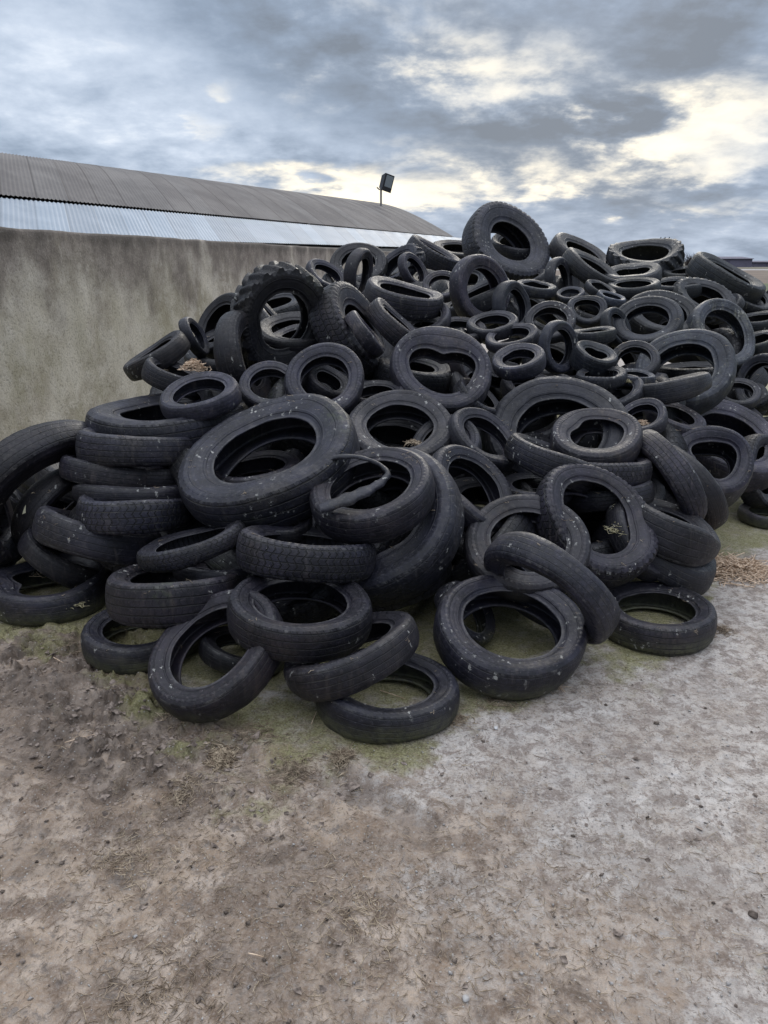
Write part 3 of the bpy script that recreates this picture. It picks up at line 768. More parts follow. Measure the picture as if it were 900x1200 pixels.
gm = g.math('MULTIPLY', g.map(z, 1.9, .7), g.noise(g.scale(pos, (1, 1, .6)), 1.5, 6, .65, lo=.44, hi=.66))
c = g.mix(g.math('MULTIPLY', gm, .5), c, (.27, .245, .135))
gl = g.map(z, .28, .0); c = g.mix(g.math('MULTIPLY', gl, .6), c, (.16, .16, .085))
c = g.mix(g.map(fin, .5, .33, 0, .5), c, (.12, .105, .09))
c = g.mix(g.map(fin, .55, .75, 0, .35), c, (.56, .54, .5))
g.put(b.inputs['Base Color'], c); b.inputs['Roughness'].default_value = .9
g.L(g.bump(g.math('ADD', g.math('MULTIPLY', med, .7), g.math('MULTIPLY', fin, .35)), .7, .02), b.inputs['Normal'])
M_WALL = m
us = np.arange(-9, 24, .08); zs = np.concatenate([np.linspace(0, WH-.03, 44)])
rows = []
for zq in zs:
    off = .10*math.exp(-zq/.10) + (0.02*(1-zq/WH))
    rows.append((zq, off))
rows += [(WH-.008, -.012), (WH, -.035), (WH, -.27), (WH-.03, -.30), (0, -.30)]
Vw = []
for zq, off in rows:
    for u_ in us:
        p = WA + WD*u_ + WN*off; Vw.append((p.x, p.y, zq))
Vw = np.array(Vw); k = len(us)
nzv = fbm(us[None, :]*1.3+np.zeros((len(rows), 1)), np.array([q[0] for q in rows])[:, None]*1.3, 4, 5)-.5
Vw[:, :2] += (np.array([WN.x, WN.y])[None, :])*(nzv.ravel()[:, None]*.035)
Vw[:, 2] += np.where(Vw[:, 2] > 2.0, np.tile(fbm(us*2.1, us*0, 4, 9)-.5, len(rows))*.03, 0)
Fw = []
for i in range(len(rows)-1):
    for j in range(k-1): Fw.append((i*k+j, i*k+j+1, (i+1)*k+j+1, (i+1)*k+j))
wall = link('concrete_wall', mesh_np('concrete_wall', Vw, Fw, M_WALL)); tag(wall, 'long weathered concrete wall, dark along its top and mossy below, left of the tyres', 'wall')

# ------------------------------------------------------------------ shed behind the wall
def ramp_pts(a, b_, ta, tb, n): return [a.lerp(b_, ta+(tb-ta)*i/(n-1)) for i in range(n)]
B0 = at_y(0, 228, 17.5); B1 = at_y(532, 277.5, 43); R0 = at_y(0, 186, 23); R1 = at_y(425, 237, 47)
L0 = at_y(0, 275, 14.5); L1 = at_y(556, 292, 41)
E0, E1 = -1.1, 1.0
def roofmat(name, c1, c2, freq, seam, rough, metal=0):
    m, nt, b = new_mat(name); g = G(nt)
    uv = g.n('ShaderNodeUVMap', uv_map='UVMap').outputs[0]; pos = g.n('ShaderNodeNewGeometry').outputs['Position']
    s = g.n('ShaderNodeSeparateXYZ'); g.L(uv, s.inputs[0])
    c = g.mix(g.noise(g.scale(pos, (1, 1, 1)), .7, 6, .65, lo=.35, hi=.65), c1, c2)
    st = g.math('FRACT', g.math('MULTIPLY', s.outputs[0], seam))
    c = g.mix(g.math('MULTIPLY', g.map(st, .09, .0), .8 if c1[0] < .2 else .3), c, (.05, .045, .045))
    pn = g.noise(g.math('FLOOR', g.math('MULTIPLY', s.outputs[0], seam)), 3.3, 1)
    c = g.mix(g.map(pn, .4, .6, 0, .25), c, (.10, .08, .075) if c1[0] < .3 else (.42, .46, .5))
    g.put(b.inputs['Base Color'], c); b.inputs['Roughness'].default_value = rough; b.inputs['Metallic'].default_value = metal
    return m
M_RD = roofmat('old_brown_sheeting', (.125, .118, .118), (.19, .18, .175), 1, 30, .8)
M_RL = roofmat('pale_blue_sheeting', (.29, .35, .42), (.36, .42, .49), 1, 34, .55)
NU = 1500
def roof_strip(name, a0, a1, b0_, b1_, arc, mat, nv, parent, e0=E0, e1=E1, corr=.014, ncorr=230):
    ts = np.linspace(e0, e1, NU); V = []; uv = []
    for j in range(nv+1):
        f = j/nv
        for t in ts:
            p = a0.lerp(a1, t).lerp(b0_.lerp(b1_, t), f)
            p = p + Vector((0, 0, arc*(math.sin(math.pi*f*.5) - f) if arc else 0))
            V.append((p.x, p.y, p.z + corr*math.sin(t*ncorr*2*math.pi)))
            uv.append((t, f))
    V = np.array(V); k = NU; Fs = np.array([(j*k+i, j*k+i+1, (j+1)*k+i+1, (j+1)*k+i) for j in range(nv) for i in range(k-1)])
    uvl = np.array(uv)[Fs].reshape(-1, 2)
    return link(name, mesh_np(name, V, Fs, mat, uvl), parent)
shed = link('barn', None); shed.location = (B0.x, B0.y, 0)
tag(shed, 'long farm shed behind the wall with a brown barrel roof and pale blue lean-to roof', 'farm shed')
bpy.context.view_layer.update()
def sub(o): o.matrix_parent_inverse = shed.matrix_world.inverted(); return o
H_arc = 1.0
# barrel: near haunch, crown, far side
def hz(v, h): return Vector((v.x, v.y, h))
far0 = B0 + (R0-B0)*2; far1 = B1 + (R1-B1)*2
sub(roof_strip('barrel_roof', B0, B1, R0, R1, 1.9, M_RD, 18, shed))
f0 = hz(far0, B0.z); f1 = hz(far1, B1.z)
sub(roof_strip('barrel_roof', f0, f1, R0, R1, 1.9, M_RD, 8, shed))
sub(roof_strip('lean_to_roof', L0, L1, B0+Vector((0, 0, -.06)), B1.lerp(B1+(B1-B0), .01)+Vector((.5, .3, -.06)), 0, M_RL, 3, shed, corr=.014))
m, nt, b = new_mat('grey_blockwork'); g = G(nt); pos = g.n('ShaderNodeNewGeometry').outputs['Position']
g.put(b.inputs['Base Color'], g.mix(g.noise(pos, 2, 5), (.2, .19, .18), (.32, .31, .29))); b.inputs['Roughness'].default_value = .9
def quadwall(name, a, b_, parent, base=0):
    d = Vector((b_.x-a.x, b_.y-a.y, 0)).normalized(); n = Vector((d.y, -d.x, 0))*.1; V = []
    for s_ in (1, -1):
        for p in (a, b_):
            V += [tuple(Vector((p.x, p.y, base))+n*s_), tuple(Vector((p.x, p.y, p.z-.08))+n*s_)]
    return sub(link(name, mesh_np(name, V, [(0, 1, 3, 2), (4, 6, 7, 5), (0, 4, 5, 1), (2, 3, 7, 6), (1, 5, 7, 3)], m, smooth=False), parent))
La, Lb = L0.lerp(L1, E0), L0.lerp(L1, E1)
quadwall('side_wall', La, Lb, shed)
fa, fb = f0.lerp(f1, E0), f0.lerp(f1, E1)
quadwall('side_wall', fa, fb, shed)
# gable at the far end (follows the arc) 
def arcp(t, f, s=1):
    a = B0.lerp(B1, t) if s == 1 else f0.lerp(f1, t); p = a.lerp(R0.lerp(R1, t), f); return p + Vector((0, 0, 1.9*(math.sin(math.pi*f*.5)-f)-.05))
for te in (E1-.005, E0+.005):
    prof_ = [arcp(te, q/12) for q in range(13)] + [arcp(te, q/12, 0) for q in range(11, -1, -1)]
    V = [tuple(p) for p in prof_] + [(p.x, p.y, 0) for p in prof_]; n_ = len(prof_)
    sub(link('gable_wall', mesh_np('gable_wall', V, [(i, i+1, n_+i+1, n_+i) for i in range(n_-1)], m, smooth=False), shed))
    lo = L0.lerp(L1, te); hi = B0.lerp(B1, te)
    sub(link('gable_wall', mesh_np('gable_wall', [tuple(lo+Vector((0,0,-.05))), tuple(hi+Vector((0,0,-.1))), (hi.x, hi.y, 0), (lo.x, lo.y, 0)], [(0, 1, 2, 3)], m, smooth=False), shed))

# ------------------------------------------------------------------ floodlight
mm, nt, b = new_mat('black_enamel'); b.inputs['Base Color'].default_value = (.018, .018, .024, 1); b.inputs['Roughness'].default_value = .5
mg_, nt, b = new_mat('galvanised_steel'); b.inputs['Base Color'].default_value = (.28, .27, .26, 1); b.inputs['Roughness'].default_value = .5; b.inputs['Metallic'].default_value = .5
ml, nt, b = new_mat('lamp_glass'); b.inputs['Base Color'].default_value = (.22, .25, .28, 1); b.inputs['Roughness'].default_value = .2
YF = 43.0
pb = at_y(446.5, 246, YF); pt = at_y(446.5, 219, YF)
fl = link('floodlight', None); fl.location = (pb.x, pb.y, 0); bpy.context.view_layer.update()
tag(fl, 'black floodlight tilted on a thin pole above the shed roof', 'floodlight')
V, Fs = tube([(0, 0, 0), (0, 0, pt.z)], .055, 10); link('pole', mesh_np('pole', V, Fs, mg_), fl)
V, Fs = tube([(-.22, 0, pt.z-.02), (-.1, 0, pt.z-.12), (.0, 0, pt.z-.14), (.2, 0, pt.z+.06)], .035, 6); link('bracket', mesh_np('bracket', V, Fs, mg_), fl)
hd = link('lamp_head', None)
bpy.data.objects.remove(hd)
Vh = []
# housing: tapered box, glass face to the right
w_, h_, d_ = .62, .86, .34
vs = [(-w_/2,-d_*.2,-h_/2),(w_/2,-d_*.2,-h_/2),(w_/2,-d_*.2,h_/2),(-w_/2,-d_*.2,h_/2),(-w_*.36,d_,-h_*.36),(w_*.36,d_,-h_*.36),(w_*.36,d_,h_*.36),(-w_*.36,d_,h_*.36)]
me = mesh_np('lamp_head', vs, [(0,1,2,3),(4,7,6,5),(0,4,5,1),(1,5,6,2),(2,6,7,3),(3,7,4,0)], mm, smooth=False)
head = link('lamp_head', me, fl); hc = at_y(454, 214.5, YF)
head.location = (hc.x-pb.x, 0, hc.z); head.rotation_euler = (R(8), R(12), R(38))
me = boxes_mesh('lamp_glass', [((.02, -d_*.2-.012, .08), (w_*.74, .02, h_*.66))], ml); gl_ = link('lamp_glass', me, head)

# ------------------------------------------------------------------ far fields, track, farm buildings, pole, hedge
def sheet(name, pts, z, mat):
    me = mesh_np(name, [(x, y, z) for x, y in pts], [tuple(range(len(pts)))], mat, smooth=False); return tag(link(name, me), kind='structure')
def flatmat(name, c1, c2, sc_=.4, rough=.95):
    m, nt, b = new_mat(name); g = G(nt); pos = g.n('ShaderNodeNewGeometry').outputs['Position']
    g.put(b.inputs['Base Color'], g.mix(g.noise(pos, sc_, 7, .7, lo=.35, hi=.65), c1, c2)); b.inputs['Roughness'].default_value = rough
    return m
sheet('grass_field', [(9, 20), (600, 20), (600, 68), (20, 68)], .006, flatmat('grass_field', (.045, .065, .025), (.10, .11, .045), .3))
sheet('ploughed_field', [(-300, 68), (600, 68), (600, 160), (-300, 160)], .008, flatmat('ploughed_field', (.10, .07, .055), (.17, .13, .10), .2))
sheet('farm_track', [(-300, 160), (600, 160), (600, 172), (-300, 172)], .012, flatmat('farm_track', (.4, .39, .4), (.5, .49, .5), .2))
sheet('far_field', [(-900, 172), (900, 172), (900, 1400), (-900, 1400)], .016, flatmat('far_field', (.09, .085, .06), (.14, .12, .09), .05))
mb = flatmat('grey_blue_cladding', (.16, .15, .21), (.21, .20, .27), .2); mr = flatmat('dark_roof_sheet', (.10, .10, .14), (.14, .13, .18), .3)
def far_barn(px0, px1, Y, py_top, label, roof_h):
    a = at_y(px0, 310, Y); c = at_y(px1, 310, Y); H = at_y((px0+px1)/2, py_top, Y).z
    root = link('farm_building', None); root.location = ((a.x+c.x)/2, Y, 0); L = c.x-a.x; Dp = 16
    link('wall', boxes_mesh('wall', [((0, Dp/2, H*.4), (L, Dp, H*.8))], mb), root)
    V = [(-L/2-.3, -.4, H*.8), (L/2+.3, -.4, H*.8), (L/2+.3, Dp*.5, H), (-L/2-.3, Dp*.5, H), (L/2+.3, Dp+.4, H*.8), (-L/2-.3, Dp+.4, H*.8), (-L/2-.3, -.4, H*.8-.15), (L/2+.3, -.4, H*.8-.15), (L/2+.3, Dp+.4, H*.8-.15), (-L/2-.3, Dp+.4, H*.8-.15)]
    link('roof', mesh_np('roof', V, [(0, 1, 2, 3), (3, 2, 4, 5), (6, 9, 8, 7), (0, 6, 7, 1), (5, 4, 8, 9)], mr, smooth=False), root)
    link('door', boxes_mesh('door', [((-L*.2, -.03, H*.3), (L*.18, .1, H*.6))], mr), root)
    tag(root, label, 'farm building')
far_barn(838, 881, 230, 300.5, 'taller grey-blue farm building on the horizon at the right', .2)
far_barn(882, 960, 236, 305.5, 'lower long grey building on the horizon at the right edge', .2)
# utility pole
pu = at_y(778, 285, 95)
up = link('utility_pole', None); up.location = (pu.x, pu.y, 0)
tag(up, 'distant wooden utility pole with a short crossarm above the tractor tyre', 'utility pole')
ph = at_y(778, 279, 95).z
V, Fs = tube([(0, 0, 0), (0, 0, ph)], .13, 8); link('pole', mesh_np('pole', V, Fs, mm), up)
link('crossarm', boxes_mesh('crossarm', [((0, -.2, ph-.15), (1.3, .12, .14))], mm), up)
for s_ in (-.5, 0, .5):
    V, Fs = tube([(s_, -.2, ph-.08), (s_, -.2, ph+.12)], .05, 6); link('insulator', mesh_np('insulator', V, Fs, mm), up)
# bare hedge on the horizon
def bush(px, Y, w_, h_, label, n=500, seed=1):
    r0 = random.Random(seed); c = at_y(px, 310, Y); V = []; Fs = []
    root = link('hedge_bush', None); root.location = (c.x, c.y, 0)
    for i in range(n):
        a = Vector((r0.gauss(0, w_*.12), r0.gauss(0, w_*.1), r0.uniform(0, h_*.4)))
        b_ = a + Vector((r0.gauss(0, w_*.22), r0.gauss(0, w_*.2), r0.uniform(.2, .6)*h_))
        v, f = tube([a, a.lerp(b_, .5)+Vector((r0.gauss(0, .05), 0, 0)), b_], [.05, .03, .008], 3); n0 = len(V); V += v; Fs += [tuple(q+n0 for q in ff) for ff in f]
    link('branches', mesh_np('branches', V, Fs, MB_), root)
    v, f = tube([(0, 0, 0), (0, 0, h_*.4)], .12, 6); link('trunk', mesh_np('trunk', v, f, MB_), root)
    tag(root, label, 'bush')
MB_ = flatmat('bare_twigs', (.05, .04, .04), (.09, .075, .07), 2)
bush(812, 120, 3, 3.2, 'small bare bush on the horizon between the tractor tyre and the rightmost skyline tyre')

# ------------------------------------------------------------------ straw, stones, scraps of mud
def straw_mat(name, c1, c2):
    m, nt, b = new_mat(name); g = G(nt); pos = g.n('ShaderNodeNewGeometry').outputs['Position']
    g.put(b.inputs['Base Color'], g.mix(g.noise(pos, 40, 3, lo=.35, hi=.65), c1, c2)); b.inputs['Roughness'].default_value = .85
    return m
M_ST = straw_mat('dull_straw', (.22, .165, .115), (.50, .41, .30)); M_STP = straw_mat('pink_tan_straw', (.46, .33, .23), (.78, .62, .47))
M_STY = straw_mat('yellow_straw', (.38, .34, .19), (.60, .55, .38)); M_STD = straw_mat('damp_dark_straw', (.16, .12, .085), (.38, .30, .22))
def strands(cen, L, rad, seed, flat=.25, curl=.25):
    """cen (n,3) strand middles -> thin bent three-sided stalks"""
    rs = np.random.default_rng(seed); n = len(cen); L = np.broadcast_to(L, n)*rs.uniform(.5, 1.3, n)
    a = rs.uniform(0, 2*np.pi, n); t = rs.normal(0, flat, n)
    d = np.stack([np.cos(a)*np.cos(t), np.sin(a)*np.cos(t), np.sin(t)], -1)
    pz = np.stack([-np.sin(a), np.cos(a), 0*a], -1); up = np.cross(d, pz)
    bend = rs.normal(0, curl, n)[:, None]*L[:, None]; bz = rs.normal(0, curl*.4, n)[:, None]*L[:, None]
    V = np.zeros((n, 3, 3, 3)); rr = np.broadcast_to(rad, n)*rs.uniform(.6, 1.3, n)
    for i, s in enumerate((-.5, 0, .5)):
        c = cen + d*L[:, None]*s + pz*bend*(1-4*s*s)*.5 + up*bz*(1-4*s*s)*.5
        for k in range(3):
            q = 2*np.pi*k/3; V[:, i, k] = c + (pz*math.cos(q)+up*math.sin(q))*(rr*(.75 if s > 0 else 1))[:, None]
    base = (np.arange(n)*9)[:, None, None]; Fs = []
    for i in (0, 1):
        for k in range(3): Fs.append([i*3+k, i*3+(k+1) % 3, (i+1)*3+(k+1) % 3, (i+1)*3+k])
    Fq = (np.array(Fs)[None]+base).reshape(-1, 4)
    return V.reshape(-1, 3), Fq
def ground_pts(n, fn, seed):
    rs = np.random.default_rng(seed); pts = []
    while len(pts) < n:
        px, py = rs.uniform(-60, 960), rs.uniform(700, 1260)
        p = at_h(px, py, 0)
        if fn(px, py, rs): pts.append((p.x, p.y, ground_z(p.x, p.y)+.004))
    return np.array(pts)
def pfn(px, py, rs):
    if py < toe(px) - 30: return False
    q = .05 + .6*math.exp(-((px-230)/200)**2-((py-930)/90)**2) + .5*math.exp(-((px-300)/330)**2-((py-1080)/130)**2) + .3*math.exp(-((py-toe(px)-15)/35)**2) + .22*math.exp(-((px-600)/200)**2-((py-1100)/120)**2)
    return rs.random() < q*min(1, (py/1000)**-2)
c = ground_pts(8000, pfn, 5); V, Fq = strands(c, .020, .0009, 6, .10, .12)
o = link('straw_litter', mesh_np('straw_litter', V, Fq, M_STD)); tag(o, 'short bits of trampled straw strewn over the muddy yard', 'straw', kind='stuff')
c = ground_pts(700, pfn, 15); V, Fq = strands(c, .045, .0012, 16, .10, .2)
o = link('straw_litter', mesh_np('straw_litter', V, Fq, M_ST)); tag(o, 'longer pale stalks of straw strewn over the muddy yard', 'straw', kind='stuff')
def heap(px, py, w, dpt, h, n, L, mat, label, seed, rad=.0016, z0=None, flat=.28):
    rs = np.random.default_rng(seed)
    p = at_h(px, py, 0) if z0 is None else z0
    rx = rs.normal(0, .5, n); ry = rs.normal(0, .5, n)
    zz = np.maximum(0, h*np.exp(-(rx**2+ry**2)*1.6))*rs.uniform(0, 1, n)
    c = np.stack([rx*w, ry*dpt, zz+.003], -1)
    if z0 is None:
        c[:, 2] += [ground_z(p.x+q[0], p.y+q[1]) for q in c]
    V, Fq = strands(c, L, rad, seed+1, flat, .3)
    o = link('straw_clump', mesh_np('straw_clump', V, Fq, mat)); o.location = (p.x, p.y, 0) if z0 is None else p
    tag(o, label, 'straw'); return o
heap(850, 668, .34, .20, .05, 520, .16, M_STP, 'pinkish heap of loose straw stalks on the pale concrete at the right', 31, rad=.0036)
heap(815, 655, .22, .12, .03, 160, .13, M_STP, 'thin scatter of pink straw beside the pointed crushed tyre', 32, rad=.0028)
heap(258, 885, .055, .075, .022, 420, .045, M_ST, 'matted brown straw clump on the mud below the thin propped ring', 33, rad=.0022)
heap(402, 888, .05, .05, .022, 240, .05, M_ST, 'dry straw tuft in front of the nearest flat tyre', 34, flat=.4)
heap(525, 842, .07, .05, .018, 220, .05, M_ST, 'straw swept against the right side of the nearest flat tyre', 35)
heap(640, 806, .12, .03, .010, 50, .07, M_STP, 'thin line of pinkish stalks in front of the pale-edged propped tyre', 36)
heap(846, 738, .06, .06, .012, 130, .04, M_STD, 'dark crumbs of straw beside the lone flat tyre at right', 37)
heap(215, 845, .09, .04, .010, 110, .05, M_ST, 'loose straw at the foot of the thin propped ring', 38)
def on_tyre(px, py, key, w, h, n, L, mat, label, seed, back=-.03, rad=.002):
    t = next(t for t in TY_LIST if key in t['label']); r_ = ray(px, py)
    # where the pixel's ray meets the tyre's middle plane
    dn = (t['c']-CAM).dot(t['nrm'])/r_.dot(t['nrm']) if abs(r_.dot(t['nrm'])) > .25 else t['z']
    dn = min(max(dn, t['z']-.2), t['z']+.2)
    p = CAM + r_*(dn+back)
    heap(0, 0, w, w, h, n, L, mat, label, seed, z0=p, rad=rad)
on_tyre(724, 622, 'split wide-open', .055, .05, 170, .05, M_STY, 'yellow straw caught in the split wide-open tyre', 41, back=.02)
on_tyre(722, 598, 'split wide-open', .025, .03, 60, .035, M_STY, 'small wisp of straw on the upper lip of the split wide-open tyre', 42, back=.02)
on_tyre(228, 433, 'wide grooved tyre by the wall', .07, .07, 220, .07, M_STP, 'pink straw stuffed into the wide grooved tyre by the wall', 43, rad=.003, back=-.1)
on_tyre(420, 523, 'wide black tyre holding', .05, .05, 130, .05, M_STP, 'tan straw wad at the lower left of the wide black tyre', 44, rad=.003)
on_tyre(485, 520, 'wide black tyre holding', .05, .02, 60, .06, M_ST, 'dry straw lying inside the wide black tyre', 45, rad=.002, back=.05)
on_tyre(70, 668, 'torn tyre full of mud', .10, .03, 160, .07, M_ST, 'straw tangled in the back of the torn flat tyre at the far left', 46, back=0)
on_tyre(88, 706, 'torn tyre full of mud', .06, .02, 120, .05, M_STY, 'pale straw wisps on the rim of the torn flat tyre at the far left', 47, back=-.03)
on_tyre(735, 448, 'mossy-flecked', .03, .02, 50, .03, M_STY, 'tiny tuft of straw on the mossy-flecked tyre shoulder', 48, back=-.1)
on_tyre(752, 497, 'small pale ring', .04, .03, 70, .04, M_STP, 'tan straw inside the small pale ring', 49, back=.02)
bpy.context.view_layer.update(); dg = bpy.context.evaluated_depsgraph_get()
rs = np.random.default_rng(77); hp = []
while len(hp) < 520:
    px, py = rs.uniform(0, 900), rs.uniform(300, 850)
    if vnoise(np.array([px/45.]), np.array([py/45.]), 5)[0] < .5 and rs.random() < .8: continue
    d_ = ray(px, py).normalized(); ok, loc, nn, fi, ob, mt = sc.ray_cast(dg, CAM, d_)
    if rs.random() < .01: hp.append(None)
    if not ok or nn.z < .35 or ob.name.split('.')[0] not in ('tread', 'sidewall', 'car_tyre', 'truck_tyre', 'tractor_tyre'): continue
    for q in range(rs.integers(1, 5)): hp.append((loc.x+rs.normal(0, .012), loc.y+rs.normal(0, .012), loc.z+.003))
hp = np.array([h for h in hp if h is not None]); V, Fq = strands(hp, rs.uniform(.010, .035, len(hp)), .0011, 78, .25, .3)
o = link('straw_scraps', mesh_np('straw_scraps', V, Fq, M_ST)); tag(o, 'scraps of dry straw lying on the tyres', 'straw', kind='stuff')
# long single stalks
for px, py, L, a, lb in ((70, 785, .10, -40, 'single pale stalk on the lumpy mud at the left'), (95, 872, .12, 25, 'pinkish stalk lying across the wet mud'), (300, 1122, .05, -20, 'short pale splinter on the lower foreground mud'), (460, 815, .14, -35, 'thin twig lying inside the nearest flat tyre'), (368, 842, .09, 80, 'upright thin stalk left of the nearest flat tyre')):
    p = at_h(px, py, 0); z = ground_z(p.x, p.y)+.008; q = R(a)
    V, Fs = tube([(-L/2*math.cos(q), -L/2*math.sin(q), 0), (0, 0, .004), (L/2*math.cos(q), L/2*math.sin(q), .006)], [.002, .0022, .0012], 5)
    o = link('straw_stalk', mesh_np('straw_stalk', V, Fs, M_STP)); o.location = (p.x, p.y, z); tag(o, lb, 'straw stalk')
for i, (px, py, w, n_, lb) in enumerate(((300, 862, .12, 200, 'scattered straw between the thin propped ring and the nearest flat tyre'), (215, 925, .08, 150, 'small straw patch in the mud at lower left of the heap'), (345, 905, .10, 190, 'straw strewn in front of the heap left of the dry tuft'), (590, 822, .10, 110, 'wisps of straw under the pale-edged propped tyre'), (95, 760, .10, 120, 'straw pressed in the mud beside the leftmost mossy tyre'), (150, 1010, .16, 170, 'loose straw trodden into the left foreground'), (190, 1165, .20, 240, 'brown trampled straw at the bottom left of the picture'), (420, 1075, .16, 110, 'sparse straw in the middle foreground'))):
    heap(px, py, w, w*.8, .008, n_, .04, M_ST if i % 2 else M_STD, lb, 200+i*3, rad=.0013, flat=.12)['kind'] = 'stuff'
# gravel chips
def rock_np(cen, s, seed):
    rs = np.random.default_rng(seed); n = len(cen)
    base = np.array([(1,0,0),(-1,0,0),(0,1,0),(0,-1,0),(0,0,1),(0,0,-1)], float)
    V = base[None]*rs.uniform(.5, 1.2, (n, 6, 1))*np.array([1, 1, .6]) + rs.normal(0, .12, (n, 6, 3))
    a = rs.uniform(0, 6.28, n); ca, sa = np.cos(a)[:, None], np.sin(a)[:, None]
    X = V[..., 0]*ca - V[..., 1]*sa; Y = V[..., 0]*sa + V[..., 1]*ca
    V = np.stack([X, Y, V[..., 2]], -1)*np.broadcast_to(s, n)[:, None, None] + cen[:, None]
    f = np.array([(0,2,4),(2,1,4),(1,3,4),(3,0,4),(2,0,5),(1,2,5),(3,1,5),(0,3,5)])
    return V.reshape(-1, 3), (f[None]+(np.arange(n)*6)[:, None, None]).reshape(-1, 3)
M_PEB = straw_mat('pale_stone', (.24, .22, .21), (.46, .45, .44)); M_CLOD = straw_mat('dark_mud_crumbs', (.06, .045, .036), (.19, .155, .13))
c = ground_pts(900, lambda px, py, rs: py > toe(px)+10 and rs.random() < .15+.6*math.exp(-((px-680)/230)**2-((py-860)/110)**2), 61)
c[:, 2] -= .002
V, Fq = rock_np(c, np.random.default_rng(3).gamma(2.2, .0011, len(c))+.0012, 62)
o = link('gravel', mesh_np('gravel', V, Fq, M_PEB)); tag(o, 'small stone chips scattered over the worn concrete', 'gravel', kind='stuff')
c = ground_pts(330, lambda px, py, rs: py > toe(px)+5 and rs.random() < .12+.8*math.exp(-((px-130)/200)**2-((py-860)/120)**2)+.25*math.exp(-((px-400)/400)**2-((py-1080)/120)**2), 63)
c[:, 2] -= .001
V, Fq = rock_np(c, np.random.default_rng(4).gamma(1.6, .0022, len(c))+.0015, 64)
o = link('mud_crumbs', mesh_np('mud_crumbs', V, Fq, M_CLOD)); tag(o, 'crumbled dark mud scattered over the yard', 'mud', kind='stuff')
rs = np.random.default_rng(91)
c = ground_pts(800, lambda px, py, q: py > toe(px)+12 and q.random() < 1.3*math.exp(-((px-70)/110)**2-((py-800)/45)**2)+1.2*math.exp(-((px-160)/95)**2-((py-868)/35)**2)+.25*math.exp(-((px-250)/150)**2-((py-930)/40)**2)+.01, 92)
c[:, 2] -= .001
V, Fq = rock_np(c, rs.gamma(2.0, .0038, len(c))+.003, 93)
Vr = V.reshape(len(c), 6, 3); dlt = Vr - c[:, None]; tl = rs.normal(0, .22, (len(c), 2)); dlt[..., 2] = dlt[..., 2]*.35 + dlt[..., 0]*tl[:, :1] + dlt[..., 1]*tl[:, 1:]; V = (c[:, None]+dlt).reshape(-1, 3)
o = link('mud_clods', mesh_np('mud_clods', V, Fq, straw_mat('wet_mud', (.075, .057, .047), (.30, .245, .21)), smooth=False)); tag(o, 'churned wet flakes of mud at the left of the yard', 'mud', kind='stuff')
def stone(px, py, s, lb, seed, mat):
    import bmesh
    bm = bmesh.new(); bmesh.ops.create_icosphere(bm, subdivisions=3, radius=s); rs = random.Random(seed)
    k = [Vector((rs.gauss(0, 1), rs.gauss(0, 1), rs.gauss(0, 1))).normalized() for _ in range(7)]
    for v in bm.verts:
        for q in k:
            d = v.co.dot(q) - s*.74
            if d > 0: v.co -= q*d*.8
        v.co.z *= .6
    for f in bm.faces: f.smooth = True
    me = bpy.data.meshes.new('stone'); bm.to_mesh(me); bm.free(); me.materials.append(mat)
    p = at_h(px, py, 0); o = link('stone', me); o.location = (p.x, p.y, ground_z(p.x, p.y)+s*.3); tag(o, lb, 'stone')
M_WS = straw_mat('white_stone', (.5, .5, .5), (.72, .72, .72))
stone(243, 849, .018, 'white pebble on the mud in front of the thin propped ring', 1, M_WS)
stone(581, 853, .011, 'small white stone on the concrete right of the nearest flat tyre', 2, M_WS)
stone(546, 1171, .012, 'whitish stone at the bottom of the picture near its middle', 3, M_PEB)
p = at_depth(29, 597, zdepth(29, 597)-.28)
o = link('paper_scrap', mesh_np('paper_scrap', [(-.02, 0, -.03), (.0, .004, -.022), (.012, -.004, .03), (-.002, .003, .012)], [(0, 1, 2, 3)], straw_mat('cream_paper', (.6, .58, .42), (.7, .68, .5)), smooth=False)); o.location = p; tag(o, 'small cream scrap caught on the truck tyre leaning at the far left', 'scrap')
stone(883, 1072, .016, 'dark lump of mud on the concrete at the lower right', 4, M_CLOD)
stone(710, 826, .008, 'little dark stone on the pale concrete at the right', 5, M_CLOD)
# torn strip of sidewall
t = next(t for t in TY_LIST if 'torn strip' in t['label']); Rr = t['R']
path = [(-.95, .30, .36), (-.86, .55, .42), (-.55, .62, .46), (-.1, .45, .46), (.22, .12, .44), (.34, -.18, .40), (.10, -.40, .40), (-.35, -.58, .42), (-.80, -.62, .40)]
wid = [.10, .13, .12, .07, .05, .06, .13, .20, .16]
V = []; Fs = []; N = 48
pc = np.array(path); ti = np.linspace(0, len(path)-1, N)
P3 = np.stack([np.interp(ti, range(len(path)), pc[:, k]) for k in range(3)], -1)
for _ in range(4): P3[1:-1] = (P3[:-2]+2*P3[1:-1]+P3[2:])/4
Wd = np.interp(ti, range(len(path)), wid)
for i in range(N):
    tg = P3[min(i+1, N-1)]-P3[max(i-1, 0)]; tg /= np.linalg.norm(tg); nn = np.array([-tg[1], tg[0], 0]); nn /= np.linalg.norm(nn)
    w = Wd[i]*(1+.15*math.sin(i*1.7))
    for s_, h_ in ((-1, 0), (-.4, .035), (.4, .03), (1, -.01), (.4, -.02), (-.4, -.02)): V.append(tuple((P3[i]+nn*w*s_*.8+np.array([0, 0, h_]))*Rr))
for i in range(N-1):
    for k in range(6): Fs.append((i*6+k, i*6+(k+1) % 6, (i+1)*6+(k+1) % 6, (i+1)*6+k))
uv = [(0, 0)]*(len(Fs)*4)
o = link('torn_sidewall_strip', mesh_np('torn_sidewall_strip', V, Fs, M_SIDE, uv), t['obj']); o.color = (1.2, 1.2, 1.2, 1)
